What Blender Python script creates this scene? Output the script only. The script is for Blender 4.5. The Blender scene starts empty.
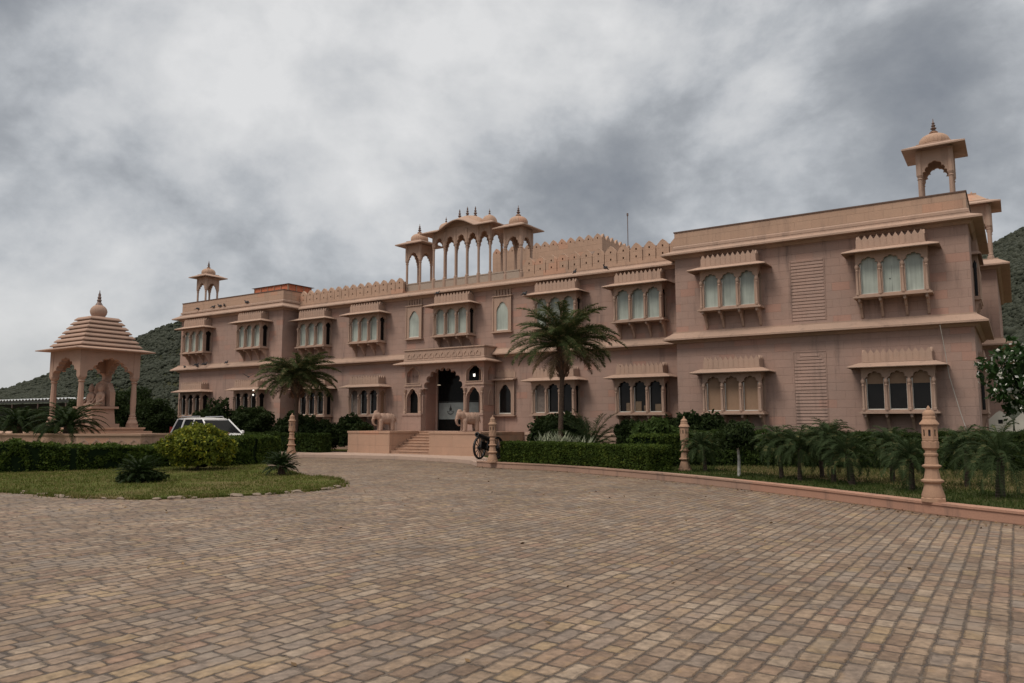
import bpy, bmesh, math, random
import numpy as np
from mathutils import Matrix, Vector, noise
from mathutils.geometry import tessellate_polygon
C = bpy.context.scene.collection
R = math.radians
random.seed(7); rng = np.random.default_rng(11)

# ---------------------------------------------------------------- camera
EYE = 1.66
cam_d = bpy.data.cameras.new('camera'); cam = bpy.data.objects.new('camera', cam_d); C.objects.link(cam)
cam_d.sensor_width = 36; cam_d.lens = 757.6 / 1024 * 36
cam_d.clip_end = 6000; cam_d.clip_start = 0.05
cam.location = (0, 0, EYE)
cam.rotation_euler = (math.pi / 2 + math.atan(80.5 / 757.6), 0, R(33.6))
bpy.context.scene.camera = cam

# ---------------------------------------------------------------- view
vs = bpy.context.scene.view_settings
vs.view_transform = 'Standard'; vs.look = 'None'; vs.gamma = 1; vs.exposure = 0.18; vs.use_curve_mapping = False

# ---------------------------------------------------------------- sun (overcast: wide and weak)
SUN_EL, SUN_AZ = 52, 200          # degrees; azimuth measured from +Y clockwise
sd = bpy.data.lights.new('sun', 'SUN'); sd.energy = 1.5; sd.angle = R(20); sd.color = (1.0, 0.90, 0.78)
sun = bpy.data.objects.new('sun', sd); C.objects.link(sun)
sdir = Vector((math.sin(R(SUN_AZ)) * math.cos(R(SUN_EL)), math.cos(R(SUN_AZ)) * math.cos(R(SUN_EL)), math.sin(R(SUN_EL))))
sun.rotation_euler = sdir.to_track_quat('Z', 'Y').to_euler()

# ---------------------------------------------------------------- node helpers
class NT:
    def __init__(s, nt): s.nt = nt; s.n = nt.nodes; s.l = nt.links
    def new(s, t, **kw):
        n = s.n.new(t)
        for k, v in kw.items(): setattr(n, k, v)
        return n
    def put(s, sock, v):
        if v is None: return
        if isinstance(v, bpy.types.NodeSocket): s.l.new(v, sock)
        else:
            if isinstance(v, tuple) and len(v) == 3 and len(getattr(sock, 'default_value', (0,)*3)) == 4 : v = v + (1,)
            sock.default_value = v
    def m(s, op, a, b=None, c=None, clamp=False):
        n = s.new('ShaderNodeMath', operation=op); n.use_clamp = clamp
        s.put(n.inputs[0], a); s.put(n.inputs[1], b); s.put(n.inputs[2], c); return n.outputs[0]
    def vm(s, op, a, b=None):
        n = s.new('ShaderNodeVectorMath', operation=op); s.put(n.inputs[0], a); s.put(n.inputs[1], b)
        return n.outputs['Value'] if op in ('DOT_PRODUCT', 'LENGTH', 'DISTANCE') else n.outputs[0]
    def scale(s, a, f):
        n = s.new('ShaderNodeVectorMath', operation='SCALE'); s.put(n.inputs[0], a); s.put(n.inputs[3], f); return n.outputs[0]
    def xyz(s, x, y, z):
        n = s.new('ShaderNodeCombineXYZ'); s.put(n.inputs[0], x); s.put(n.inputs[1], y); s.put(n.inputs[2], z); return n.outputs[0]
    def sep(s, v):
        n = s.new('ShaderNodeSeparateXYZ'); s.put(n.inputs[0], v); return n.outputs
    def noise(s, vec, sc, det=4, rough=.55, dim='3D', dist=0):
        n = s.new('ShaderNodeTexNoise', noise_dimensions=dim)
        s.put(n.inputs['Vector'], vec); n.inputs['Scale'].default_value = sc; n.inputs['Detail'].default_value = det
        n.inputs['Roughness'].default_value = rough; n.inputs['Distortion'].default_value = dist; return n.outputs[0]
    def white(s, vec):
        n = s.new('ShaderNodeTexWhiteNoise', noise_dimensions='3D'); s.put(n.inputs['Vector'], vec); return n.outputs
    def mapr(s, v, a, b, c=0., d=1., t='SMOOTHSTEP'):
        n = s.new('ShaderNodeMapRange', interpolation_type=t)
        for i, q in enumerate((v, a, b, c, d)): s.put(n.inputs[i], q)
        return n.outputs[0]
    def mix(s, f, a, b, mode='MIX'):
        n = s.new('ShaderNodeMix', data_type='RGBA', blend_type=mode)
        s.put(n.inputs[0], f); s.put(n.inputs[6], a); s.put(n.inputs[7], b); return n.outputs[2]
    def ramp(s, f, stops, interp='LINEAR'):
        n = s.new('ShaderNodeValToRGB'); n.color_ramp.interpolation = interp
        e = n.color_ramp.elements
        while len(e) < len(stops): e.new(.5)
        for i, (p, c) in enumerate(stops): e[i].position = p; e[i].color = c + (1,)
        s.put(n.inputs[0], f); return n.outputs[0]

def mat(name):
    m = bpy.data.materials.new(name); m.use_nodes = True
    t = NT(m.node_tree); b = t.n['Principled BSDF']; return m, t, b
def bump(t, b, h, dist, strength=1):
    n = t.new('ShaderNodeBump'); n.inputs['Distance'].default_value = dist; n.inputs['Strength'].default_value = strength
    t.put(n.inputs['Height'], h); t.l.new(n.outputs[0], b.inputs['Normal'])

# ---------------------------------------------------------------- world: overcast sky, broken grey cloud over a Nishita sky
w = bpy.data.worlds.new('World'); bpy.context.scene.world = w; w.use_nodes = True
t = NT(w.node_tree); bg = t.n['Background']
sky = t.new('ShaderNodeTexSky', sky_type='NISHITA'); sky.sun_disc = False
sky.sun_elevation = R(SUN_EL); sky.sun_rotation = R(SUN_AZ)
d = t.vm('NORMALIZE', t.new('ShaderNodeTexCoord').outputs['Generated'])
dx, dy, dz = t.sep(d)
el = t.m('MAXIMUM', dz, 0.0)
k = t.m('DIVIDE', 1.0, t.m('ADD', el, 0.38))
pr = t.xyz(t.m('MULTIPLY', dx, k), t.m('MULTIPLY', dy, k), t.m('MULTIPLY', el, .6))
warp = t.new('ShaderNodeTexNoise'); warp.inputs['Scale'].default_value = 1.3; warp.inputs['Detail'].default_value = 3
t.l.new(t.vm('MULTIPLY', d, (1.6, 1.6, 2.2)), warp.inputs['Vector'])
prw = t.vm('ADD', pr, t.scale(t.vm('SUBTRACT', warp.outputs['Color'], (.5, .5, .5)), .55))
dq = t.vm('ADD', t.vm('MULTIPLY', d, (1., 1., 1.35)), t.scale(t.vm('SUBTRACT', warp.outputs['Color'], (.5, .5, .5)), .10))
n1 = t.noise(dq, 1.9, 5, .5)
n2 = t.noise(t.vm('ADD', dq, (3.1, 1.7, .4)), 4.2, 9, .56)
n3 = t.noise(t.vm('ADD', dq, (1.1, 7.7, 2.)), 11.0, 6, .6)
cl = t.m('ADD', t.m('MULTIPLY', t.m('SUBTRACT', n1, .5), 1.5), t.m('ADD', t.m('MULTIPLY', t.m('SUBTRACT', n2, .5), 1.7), t.m('MULTIPLY', t.m('SUBTRACT', n3, .5), .55)))
def blob(px, py, rad, amp):
    a = (px - 512) / 757.6; bq = (341.5 - py) / 757.6; th = math.atan(80.5 / 757.6); yw = R(33.6)
    fw = math.cos(th) - bq * math.sin(th); up = math.sin(th) + bq * math.cos(th)
    v = Vector((math.cos(yw) * a - math.sin(yw) * fw, math.sin(yw) * a + math.cos(yw) * fw, up)).normalized()
    dd = t.vm('DISTANCE', t.vm('ADD', d, t.scale(t.vm('SUBTRACT', warp.outputs['Color'], (.5, .5, .5)), .35)), tuple(v))
    return t.mapr(dd, rad, 0.0, 0.0, amp)
BL = [(310, 70, .34, .36), (190, 110, .20, .16), (560, 0, .30, .14), (60, 20, .26, -.30), (130, 190, .22, -.28), (680, 150, .32, -.46), (880, 60, .26, -.30), (400, 110, .10, -.16),
      (60, 340, .22, .10), (810, 95, .10, .34), (740, 250, .10, .12), (300, 250, .2, -.10), (950, 180, .28, -.26), (540, 200, .15, -.02)]
for q in BL: cl = t.m('ADD', cl, blob(*q))
cval = t.m('ADD', t.m('MULTIPLY', cl, .95), .56)
ccol = t.ramp(cval, [(0.0, (.205, .220, .245)), (.20, (.255, .270, .292)), (.38, (.325, .340, .360)), (.52, (.42, .436, .456)), (.66, (.52, .53, .543)), (.82, (.60, .605, .61)), (1.0, (.68, .68, .68))])
horiz = t.mapr(dz, 0.0, .22, 1.0, 0.0)
ccol = t.mix(t.m('MULTIPLY', horiz, .45), ccol, (.43, .43, .425))
zen = t.mapr(dz, .50, 1.0, 1.0, 3.0, 'LINEAR')         # CIE overcast: brighter towards the zenith
ccol = t.scale(ccol, zen); ccol = t.mix(t.mapr(dz, .5, .9), ccol, t.vm('MULTIPLY', ccol, (1.12, 1.0, .86)))
skyc = t.scale(sky.outputs[0], .08)
ccol = t.mix(.93, skyc, ccol)
ground_half = t.mapr(dz, -.05, 0.0, 0.0, 1.0)
ccol = t.mix(ground_half, (.12, .11, .10), ccol)
t.l.new(ccol, bg.inputs['Color']); bg.inputs['Strength'].default_value = 1.0

# ---------------------------------------------------------------- object helpers
def tag(o, label=None, cat=None, group=None, kind=None):
    if label: o['label'] = label
    if cat: o['category'] = cat
    if group: o['group'] = group
    if kind: o['kind'] = kind
    return o
def thing(name, label, cat, loc=(0, 0, 0), rz=0, group=None):
    o = bpy.data.objects.new(name, None); C.objects.link(o); o.empty_display_size = .2
    o.location = loc; o.rotation_euler = (0, 0, rz); return tag(o, label, cat, group)
def copy_tree(o, parent=None):
    c = o.copy(); C.objects.link(c); c.parent = parent
    for ch in list(o.children): copy_tree(ch, c)
    return c
def mk(name, v, f, material, parent=None, smooth=False):
    me = bpy.data.meshes.new(name); me.from_pydata(v, [], f)
    me.materials.append(material)
    if smooth: me.shade_smooth()
    o = bpy.data.objects.new(name, me); C.objects.link(o)
    if parent is not None: o.parent = parent
    return o

class MB:
    def __init__(s): s.v = []; s.f = []; s.M = Matrix()
    def add(s, v, f):
        k = len(s.v); s.v += [tuple(s.M @ Vector(p)) for p in v]; s.f += [tuple(i + k for i in q) for q in f]; return s
    def box(s, x0, x1, y0, y1, z0, z1, tp=0):
        v = [(x0, y0, z0), (x1, y0, z0), (x1, y1, z0), (x0, y1, z0), (x0+tp, y0+tp, z1), (x1-tp, y0+tp, z1), (x1-tp, y1-tp, z1), (x0+tp, y1-tp, z1)]
        return s.add(v, [(0, 3, 2, 1), (4, 5, 6, 7), (0, 1, 5, 4), (1, 2, 6, 5), (2, 3, 7, 6), (3, 0, 4, 7)])
    def prism(s, outer, holes, y0, y1, plane='xz'):
        """2-D outline with holes extruded along the third axis"""
        def P(a, b, c): return {'xz': (a, c, b), 'yz': (c, a, b), 'xy': (a, b, c)}[plane]
        loops = [outer] + list(holes)
        tri = tessellate_polygon([[Vector((a, b, 0)) for a, b in L] for L in loops])
        flat = [p for L in loops for p in L]; n = len(flat)
        v = [P(a, b, y0) for a, b in flat] + [P(a, b, y1) for a, b in flat]
        f = [tuple(q) for q in tri] + [tuple(i + n for i in reversed(q)) for q in tri]
        k = 0
        for L in loops:
            m_ = len(L)
            for i in range(m_):
                j = (i + 1) % m_; f.append((k + i, k + j, k + j + n, k + i + n))
            k += m_
        return s.add(v, f)
    def lathe(s, prof, n=16, cx=0, cy=0, cz=0, flute=0, nfl=12, rot=0, cap=True):
        v = []; f = []
        for r, z in prof:
            for i in range(n):
                a = 2 * math.pi * i / n + rot; rr = r * (1 + flute * abs(math.cos(a * nfl / 2))) if flute else r
                v.append((cx + rr * math.cos(a), cy + rr * math.sin(a), cz + z))
        for j in range(len(prof) - 1):
            for i in range(n):
                a, b = j * n + i, j * n + (i + 1) % n; f.append((a, b, b + n, a + n))
        if cap:
            f.append(tuple(range(n - 1, -1, -1))); f.append(tuple((len(prof) - 1) * n + i for i in range(n)))
        return s.add(v, f)
    def sweep(s, path, prof, closed=False):
        """profile (d outward to the right of the path, z) mitred along a 2-D path"""
        n = len(path); v = []; f = []; m_ = len(prof)
        P = [Vector(p) for p in path]
        for i in range(n):
            def nrm(a, b): q = (b - a).normalized(); return Vector((q.y, -q.x))
            if closed: a, b = nrm(P[i-1], P[i]), nrm(P[i], P[(i+1) % n])
            elif i == 0: a = b = nrm(P[0], P[1])
            elif i == n - 1: a = b = nrm(P[-2], P[-1])
            else: a, b = nrm(P[i-1], P[i]), nrm(P[i], P[i+1])
            q = a + b; q = q / q.length_squared * 2
            for dd, z in prof: v.append((P[i].x + q.x * dd, P[i].y + q.y * dd, z))
        for i in range(n if closed else n - 1):
            for j in range(m_):
                a, b = i * m_ + j, i * m_ + (j + 1) % m_; c, e = ((i+1) % n) * m_ + j, ((i+1) % n) * m_ + (j + 1) % m_
                f.append((a, b, e, c))
        if not closed: f.append(tuple(range(m_ - 1, -1, -1))); f.append(tuple((n-1) * m_ + j for j in range(m_)))
        return s.add(v, f)
    def tube(s, pts, rad, n=8):
        pts = [Vector(p) for p in pts]; v = []; f = []
        for i, p in enumerate(pts):
            tn = (pts[min(i+1, len(pts)-1)] - pts[max(i-1, 0)]).normalized()
            a = tn.cross(Vector((0, 0, 1)) if abs(tn.z) < .9 else Vector((1, 0, 0))).normalized(); b = tn.cross(a)
            r = rad[i] if isinstance(rad, (list, tuple)) else rad
            for j in range(n):
                q = 2 * math.pi * j / n; v.append(tuple(p + a * (r * math.cos(q)) + b * (r * math.sin(q))))
        for i in range(len(pts) - 1):
            for j in range(n):
                a, b = i * n + j, i * n + (j + 1) % n; f.append((a, b, b + n, a + n))
        f.append(tuple(range(n - 1, -1, -1))); f.append(tuple((len(pts)-1) * n + j for j in range(n)))
        return s.add(v, f)
    def build(s, name, material, parent=None, smooth=False, recalc=True, bevel=0):
        o = mk(name, s.v, s.f, material, parent, False)
        bm = bmesh.new(); bm.from_mesh(o.data)
        if recalc: bmesh.ops.recalc_face_normals(bm, faces=bm.faces)
        if smooth:
            for q in bm.faces: q.smooth = True
            for e in bm.edges:
                if len(e.link_faces) == 2 and e.calc_face_angle(0) > R(38): e.smooth = False
        bm.to_mesh(o.data); bm.free()
        if bevel:
            b_ = o.modifiers.new('bevel', 'BEVEL'); b_.width = bevel; b_.segments = 2; b_.limit_method = 'ANGLE'
        return o

def arch(cx, w_, z0, zs, zt, lobes=1, seg=6, pw=.85, depth=.5):
    """outline of an opening: straight jambs to zs, then a (cusped) arch up to zt"""
    def base(u):
        a = math.pi * u
        if pw < 0:
            q_ = 2 * u - 1; return (cx + w_ / 2 * q_, zs + (zt - zs) * max(0, 1 - abs(q_) ** (-pw)) ** .72)
        return (cx - w_ / 2 * math.cos(a), zs + (zt - zs) * math.sin(a) ** pw)
    pts = [(cx - w_ / 2, z0), (cx - w_ / 2, zs)]
    if lobes <= 1:
        for i in range(1, 16): pts.append(base(i / 16))
    else:
        # nodes equally spaced by arc length
        fine = [base(i / 200) for i in range(201)]
        L = [0]
        for a, b in zip(fine, fine[1:]): L.append(L[-1] + math.dist(a, b))
        nodes = [fine[min(range(201), key=lambda q: abs(L[q] - L[-1] * i / lobes))] for i in range(lobes + 1)]
        sh = .86 if lobes > 3 else .9
        nodes = [nodes[0]] + [(cx + (a - cx) * sh, zs + (b - zs) * sh) for a, b in nodes[1:-1]] + [nodes[-1]]
        for a, b in zip(nodes, nodes[1:]):
            mx, mz = (a[0] + b[0]) / 2, (a[1] + b[1]) / 2; hx, hz = (b[0] - a[0]) / 2, (b[1] - a[1]) / 2
            r = math.hypot(hx, hz); nx, nz = -hz / r, hx / r
            if a is not nodes[0]: pts.append(a)
            for q in range(1, seg):
                an = math.pi * q / seg
                pts.append((mx - hx * math.cos(an) + nx * r * depth * 2 * math.sin(an) * .62, mz - hz * math.cos(an) + nz * r * depth * 2 * math.sin(an) * .62))
    pts += [(cx + w_ / 2, zs), (cx + w_ / 2, z0)]
    return pts
def ogee(cx, w_, z0, zs, zt):
    h = zt - zs; w2 = w_ / 2
    L = [(1, 0), (.97, .22), (.88, .42), (.72, .58), (.58, .64), (.52, .74), (.40, .86), (.2, .95), (0, 1)]
    left = [(cx - w2 * a, zs + h * b) for a, b in L]; right = [(cx + w2 * a, zs + h * b) for a, b in reversed(L[:-1])]
    return [(cx - w2, z0)] + left + right + [(cx + w2, z0)]

# ---------------------------------------------------------------- materials
def stone(name, col, col2, joints=True, rough=.85, stain=.35, bscale=(.62, .31), dirt=(.12, .09, .08)):
    m, t, b = mat(name)
    P = t.new('ShaderNodeNewGeometry').outputs['Position']; x, y, z = t.sep(P)
    big = t.noise(P, .35, 3, .5); med = t.noise(P, 2.3, 5, .6); fine = t.noise(P, 38, 3, .6)
    f = t.m('ADD', t.m('MULTIPLY', t.m('SUBTRACT', big, .5), 1.5), t.m('MULTIPLY', t.m('SUBTRACT', med, .5), 1.1)); f = t.m('ADD', f, .5, clamp=True)
    c = t.mix(f, col, col2)
    if joints:
        u = t.m('ADD', t.m('ADD', x, y), 100.0); row = t.m('FLOOR', t.m('DIVIDE', z, bscale[1]))
        uu = t.m('ADD', t.m('DIVIDE', u, bscale[0]), t.m('MULTIPLY', t.m('MODULO', row, 2.0), .5))
        cid = t.xyz(t.m('FLOOR', uu), row, 0.0); r1 = t.white(cid)[0]
        c = t.mix(t.m('MULTIPLY', t.mapr(r1, 0., 1., -.9, 1., 'LINEAR'), .24), c, tuple(q * .72 for q in col))
        r2 = t.mapr(t.white(t.vm('ADD', cid, (5., 9., 2.)))[0], .88, .93, 0, .40)
        c = t.mix(r2, c, (col[0] * 1.12, col[1] * .86, col[2] * .78))
        fz = t.m('FRACT', t.m('DIVIDE', z, bscale[1])); fu = t.m('FRACT', uu)
        jz = t.m('MULTIPLY', t.m('MINIMUM', fz, t.m('SUBTRACT', 1., fz)), bscale[1]); ju = t.m('MULTIPLY', t.m('MINIMUM', fu, t.m('SUBTRACT', 1., fu)), bscale[0])
        j = t.mapr(t.m('MINIMUM', jz, t.m('MULTIPLY', ju, 1.6)), .003, .010, 1., 0.)
        c = t.mix(t.m('MULTIPLY', j, .15), c, tuple(q * .5 for q in col))
    # rain streaks and soot
    st = t.noise(t.xyz(t.m('MULTIPLY', x, 2.6), t.m('MULTIPLY', y, 2.6), t.m('MULTIPLY', z, .28)), 1.0, 5, .65)
    st = t.m('MULTIPLY', t.mapr(st, .52, .78, 0., 1.), stain)
    c = t.mix(st, c, dirt)
    gr = t.mapr(fine, .3, .7, .93, 1.06, 'LINEAR'); c = t.scale(c, gr)
    t.l.new(c, b.inputs['Base Color']); b.inputs['Roughness'].default_value = rough; b.inputs['Specular IOR Level'].default_value = .25
    h = t.m('ADD', t.m('MULTIPLY', fine, .5), t.m('MULTIPLY', med, .6))
    if joints: h = t.m('SUBTRACT', h, t.m('MULTIPLY', j, .7))
    bump(t, b, h, .012, .8)
    return m
def plain(name, col, rough=.6, metal=0, var=.12, sc=6, spec=.4, bmp=.0, bsc=30):
    m, t, b = mat(name)
    P = t.new('ShaderNodeNewGeometry').outputs['Position']
    n = t.mapr(t.noise(P, sc, 4, .6), .3, .7, 1 - var, 1 + var, 'LINEAR')
    t.l.new(t.scale(col, n), b.inputs['Base Color'])
    b.inputs['Roughness'].default_value = rough; b.inputs['Metallic'].default_value = metal; b.inputs['Specular IOR Level'].default_value = spec
    if bmp: bump(t, b, t.noise(P, bsc, 4, .6), bmp)
    return m
def leafm(name, c1, c2, c3=None, rough=.5, amt=.12, trans=.25):
    m, t, b = mat(name)
    P = t.new('ShaderNodeNewGeometry').outputs['Position']
    a = t.white(t.vm('FLOOR', t.scale(P, 14.0)))[0]; n = t.noise(P, 1.6, 3, .5)
    f = t.m('ADD', t.m('MULTIPLY', a, .55), t.m('MULTIPLY', t.mapr(n, .3, .7), .45))
    c = t.mix(f, c1, c2)
    if c3: c = t.mix(t.mapr(t.white(t.vm('FLOOR', t.scale(P, 11.0)))[0], 1 - amt - .02, 1 - amt), c, c3)
    t.l.new(c, b.inputs['Base Color']); b.inputs['Roughness'].default_value = rough; b.inputs['Specular IOR Level'].default_value = .12 if trans else .03
    tr = t.new('ShaderNodeBsdfTranslucent'); t.l.new(t.scale(c, 1.3), tr.inputs[0])
    mx = t.new('ShaderNodeMixShader'); mx.inputs[0].default_value = trans
    t.l.new(b.outputs[0], mx.inputs[1]); t.l.new(tr.outputs[0], mx.inputs[2]); t.l.new(mx.outputs[0], t.n['Material Output'].inputs[0])
    return m
def glassy(name, col, rough=.08, spec=.4):
    m, t, b = mat(name); P = t.new('ShaderNodeNewGeometry').outputs['Position']
    n = t.mapr(t.noise(P, 3.0, 4, .6), .35, .7, .8, 1.15, 'LINEAR')
    t.l.new(t.scale(col, n), b.inputs['Base Color']); b.inputs['Roughness'].default_value = rough; b.inputs['Specular IOR Level'].default_value = spec
    return m
def emit(name, col, s):
    m, t, b = mat(name); b.inputs['Base Color'].default_value = col + (1,); b.inputs['Emission Color'].default_value = col + (1,); b.inputs['Emission Strength'].default_value = s; return m

WALL = stone('wall_stone', (.390, .256, .208), (.315, .224, .190), stain=.65)
TRIM = stone('lit_trim_stone', (.430, .290, .222), (.335, .24, .19), joints=False, stain=.45)  # lighter, yellower wall stone: sunlight on the trims put into the colour
PARA = stone('lit_parapet_stone', (.455, .298, .215), (.37, .254, .19), joints=True, stain=.4)  # warmer copy of the wall stone, light on the roof line painted in
PLIN = stone('plinth_stone', (.46, .29, .205), (.37, .245, .18), joints=True, bscale=(1.3, .52), stain=.4)
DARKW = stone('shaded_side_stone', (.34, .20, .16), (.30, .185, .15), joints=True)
SCULPT = stone('carved_stone', (.40, .262, .198), (.31, .212, .168), joints=False, stain=.3)
LAMPST = stone('lamp_stone', (.40, .245, .165), (.31, .20, .14), joints=False, stain=.6)
COPE = plain('coping', (.12, .075, .06), .8)
METALF = plain('finial_metal', (.16, .11, .095), .55, .3)
WHITEF = plain('white_frame', (.62, .60, .55), .5)
PALE = glassy('frosted_pane', (.36, .40, .36), .30)
nt_ = NT(PALE.node_tree); P_ = nt_.new('ShaderNodeNewGeometry').outputs['Position']; a_, b_, c_ = nt_.sep(P_)
fo_ = nt_.noise(nt_.xyz(nt_.m('MULTIPLY', a_, 16.), nt_.m('MULTIPLY', b_, 16.), nt_.m('MULTIPLY', c_, .7)), 1., 4, .6)
dc_ = nt_.noise(P_, .9, 3, .6)
nt_.l.new(nt_.scale((.36, .40, .36), nt_.m('MULTIPLY', nt_.mapr(fo_, .3, .7, .80, 1.12, 'LINEAR'), nt_.mapr(dc_, .35, .65, .78, 1.12, 'LINEAR'))), nt_.n['Principled BSDF'].inputs['Base Color'])
DARKG = glassy('dark_pane', (.010, .009, .009), .10, .22)
CURT = plain('curtain', (.16, .13, .115), .9, var=.3, sc=9)
BLIND = plain('roller_blind', (.27, .175, .115), .8, var=.06)
DIM = plain('dim_interior', (.016, .013, .012), .9)
FROST = glassy('frosted_door_film', (.165, .185, .185), .35)
BLACK = plain('black_paint', (.012, .012, .012), .45)
ORANGE = plain('orange_sheet', (.50, .15, .07), .6, var=.2)
TIN = plain('tin_sheet', (.42, .44, .45), .45, .2)
ROOFM = plain('roof_screed', (.25, .22, .20), .9)
WHITEW = plain('white_wall_paint', (.52, .50, .44), .8, var=.12, sc=2)
BARK = plain('palm_bark', (.085, .055, .038), .9, var=.4, sc=18, bmp=.03, bsc=25)
BARK2 = plain('grey_bark', (.13, .11, .09), .9, var=.4, sc=14, bmp=.01)
WBARK = plain('whitewashed_bark', (.36, .35, .32), .85, var=.3, sc=12)
HEDGE = leafm('hedge_leaf', (.030, .050, .010), (.062, .095, .015), (.09, .12, .02), amt=.1, rough=.7)
HEDGE2 = leafm('dark_hedge_leaf', (.024, .042, .010), (.045, .070, .014), rough=.7)
SHRUB = leafm('shrub_leaf', (.016, .028, .009), (.030, .046, .013), rough=.65)
SHRUBL = leafm('light_shrub_leaf', (.032, .056, .014), (.055, .085, .02), rough=.65)
CROTON = leafm('croton_leaf', (.045, .070, .012), (.17, .19, .022), (.30, .28, .03), amt=.12)
PALML = leafm('palm_leaf', (.036, .052, .018), (.070, .088, .032), (.18, .15, .075), amt=.14, rough=.65)
PYGML = leafm('pygmy_palm_leaf', (.028, .048, .018), (.055, .080, .032), (.12, .12, .05), amt=.06, rough=.65)
CYCL = leafm('cycad_leaf', (.016, .032, .010), (.032, .050, .014), rough=.5)
CORE = plain('foliage_core', (.008, .015, .006), 1., spec=.05)  # near-black filler, shade deep in the foliage put into its colour
SCRUB = leafm('hazed_scrub_leaf', (.034, .040, .030), (.048, .054, .040), (.068, .070, .052), amt=.12, trans=0)  # greyed and lightened: air haze over the hills is in the leaf colour
PETAL = plain('petal', (.75, .74, .68), .6, var=.05)
PLUML = leafm('plumeria_leaf', (.018, .042, .014), (.035, .07, .02))
GRASS = leafm('grass_blade', (.065, .085, .016), (.110, .120, .026), (.20, .165, .07), amt=.22)

# paving: hand-cut sandstone setts in straight courses running towards the building
m, t, b = mat('setts'); SETT = m
P = t.new('ShaderNodeNewGeometry').outputs['Position']
wob = t.new('ShaderNodeTexNoise'); wob.inputs['Scale'].default_value = 1.1; wob.inputs['Detail'].default_value = 4; t.l.new(P, wob.inputs['Vector'])
wob2 = t.new('ShaderNodeTexNoise'); wob2.inputs['Scale'].default_value = 9; wob2.inputs['Detail'].default_value = 3; t.l.new(P, wob2.inputs['Vector'])
Pw = t.vm('ADD', P, t.scale(t.vm('SUBTRACT', wob.outputs['Color'], (.5, .5, .5)), .035))
Pw = t.vm('ADD', Pw, t.scale(t.vm('SUBTRACT', wob2.outputs['Color'], (.5, .5, .5)), .034))
x, y, z = t.sep(Pw); HW, LW = .156, .27
r_ = t.m('DIVIDE', x, HW); row = t.m('FLOOR', r_); fx = t.m('FRACT', r_)
rr = t.white(t.xyz(row, 3.3, 1.7))[0]
v0 = t.m('ADD', t.m('DIVIDE', y, LW), t.m('MULTIPLY', rr, 11.0))
oned = t.noise(t.xyz(t.m('MULTIPLY', v0, .42), t.m('MULTIPLY', row, 7.31), 0.), 1.0, 1, .5)
v_ = t.m('ADD', v0, t.m('MULTIPLY', oned, 2.4)); col_ = t.m('FLOOR', v_); fy = t.m('FRACT', v_)
cid = t.xyz(row, col_, 0.); wn = t.white(cid); wa = wn[0]; wb = t.white(t.vm('ADD', cid, (17., 5., 3.)))[0]
ex = t.m('MULTIPLY', t.m('MINIMUM', fx, t.m('SUBTRACT', 1., fx)), HW)
ey = t.m('MULTIPLY', t.m('MINIMUM', fy, t.m('SUBTRACT', 1., fy)), LW * .95)
rag = t.m('MULTIPLY', t.m('SUBTRACT', t.noise(P, 21, 5, .68), .5), .040)
ey = t.m('SUBTRACT', ey, .0025)
# rounded corners
kx = t.m('MAXIMUM', t.m('SUBTRACT', .03, ex), 0.); ky = t.m('MAXIMUM', t.m('SUBTRACT', .03, ey), 0.)
ed = t.m('SUBTRACT', .03, t.m('SQRT', t.m('ADD', t.m('MULTIPLY', kx, kx), t.m('MULTIPLY', ky, ky))))
ed = t.m('ADD', ed, rag)
stone_m = t.mapr(ed, .001, .010, 0., 1.)
sc_ = t.ramp(wa, [(0, (.185, .140, .105)), (.10, (.225, .170, .128)), (.22, (.25, .198, .148)), (.36, (.215, .172, .135)), (.5, (.265, .212, .160)),
                  (.62, (.230, .192, .160)), (.72, (.230, .165, .125)), (.77, (.265, .210, .140)), (.83, (.200, .172, .148)), (.91, (.290, .245, .195)), (1, (.245, .18, .135))], 'CONSTANT')
inn = t.noise(t.vm('ADD', P, t.scale(wn[1], 9.)), 12, 5, .65)
sc_ = t.scale(sc_, t.mapr(inn, .25, .75, .48, 1.45, 'LINEAR'))
sc_ = t.mix(t.mapr(t.noise(t.vm('ADD', P, t.scale(wn[1], 5.)), 4.5, 3, .6), .56, .7, 0., .45), sc_, (.30, .22, .13))
sc_ = t.scale(sc_, t.mapr(t.noise(P, .55, 4, .6), .3, .7, .68, 1.12, 'LINEAR'))
grey = t.mapr(t.noise(P, .9, 4, .65), .52, .68, 0., .5); sc_ = t.mix(grey, sc_, (.235, .215, .19))
jc = t.mix(t.mapr(t.noise(P, 3.0, 4, .6), .4, .65), (.070, .054, .044), (.135, .106, .082))
sc_ = t.vm('MULTIPLY', sc_, (.99, .895, .83)); sc_ = t.mix(t.mapr(t.noise(P, .75, 6, .7, dist=.4), .60, .72, 0., .42), sc_, (.085, .068, .052)); sc_ = t.mix(t.mapr(t.noise(t.vm('ADD', P, (9., 4., 0.)), 1.7, 5, .7), .60, .74, 0., .40), sc_, (.30, .25, .19)); fc = t.mix(stone_m, jc, sc_)
t.l.new(fc, b.inputs['Base Color']); b.inputs['Roughness'].default_value = .72; b.inputs['Specular IOR Level'].default_value = .35
hh = t.m('ADD', t.m('MULTIPLY', t.mapr(ed, -.002, .024), .8), t.m('ADD', t.m('MULTIPLY', inn, .35), t.m('MULTIPLY', wb, .3)))
bump(t, b, hh, .030, 1)

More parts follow.
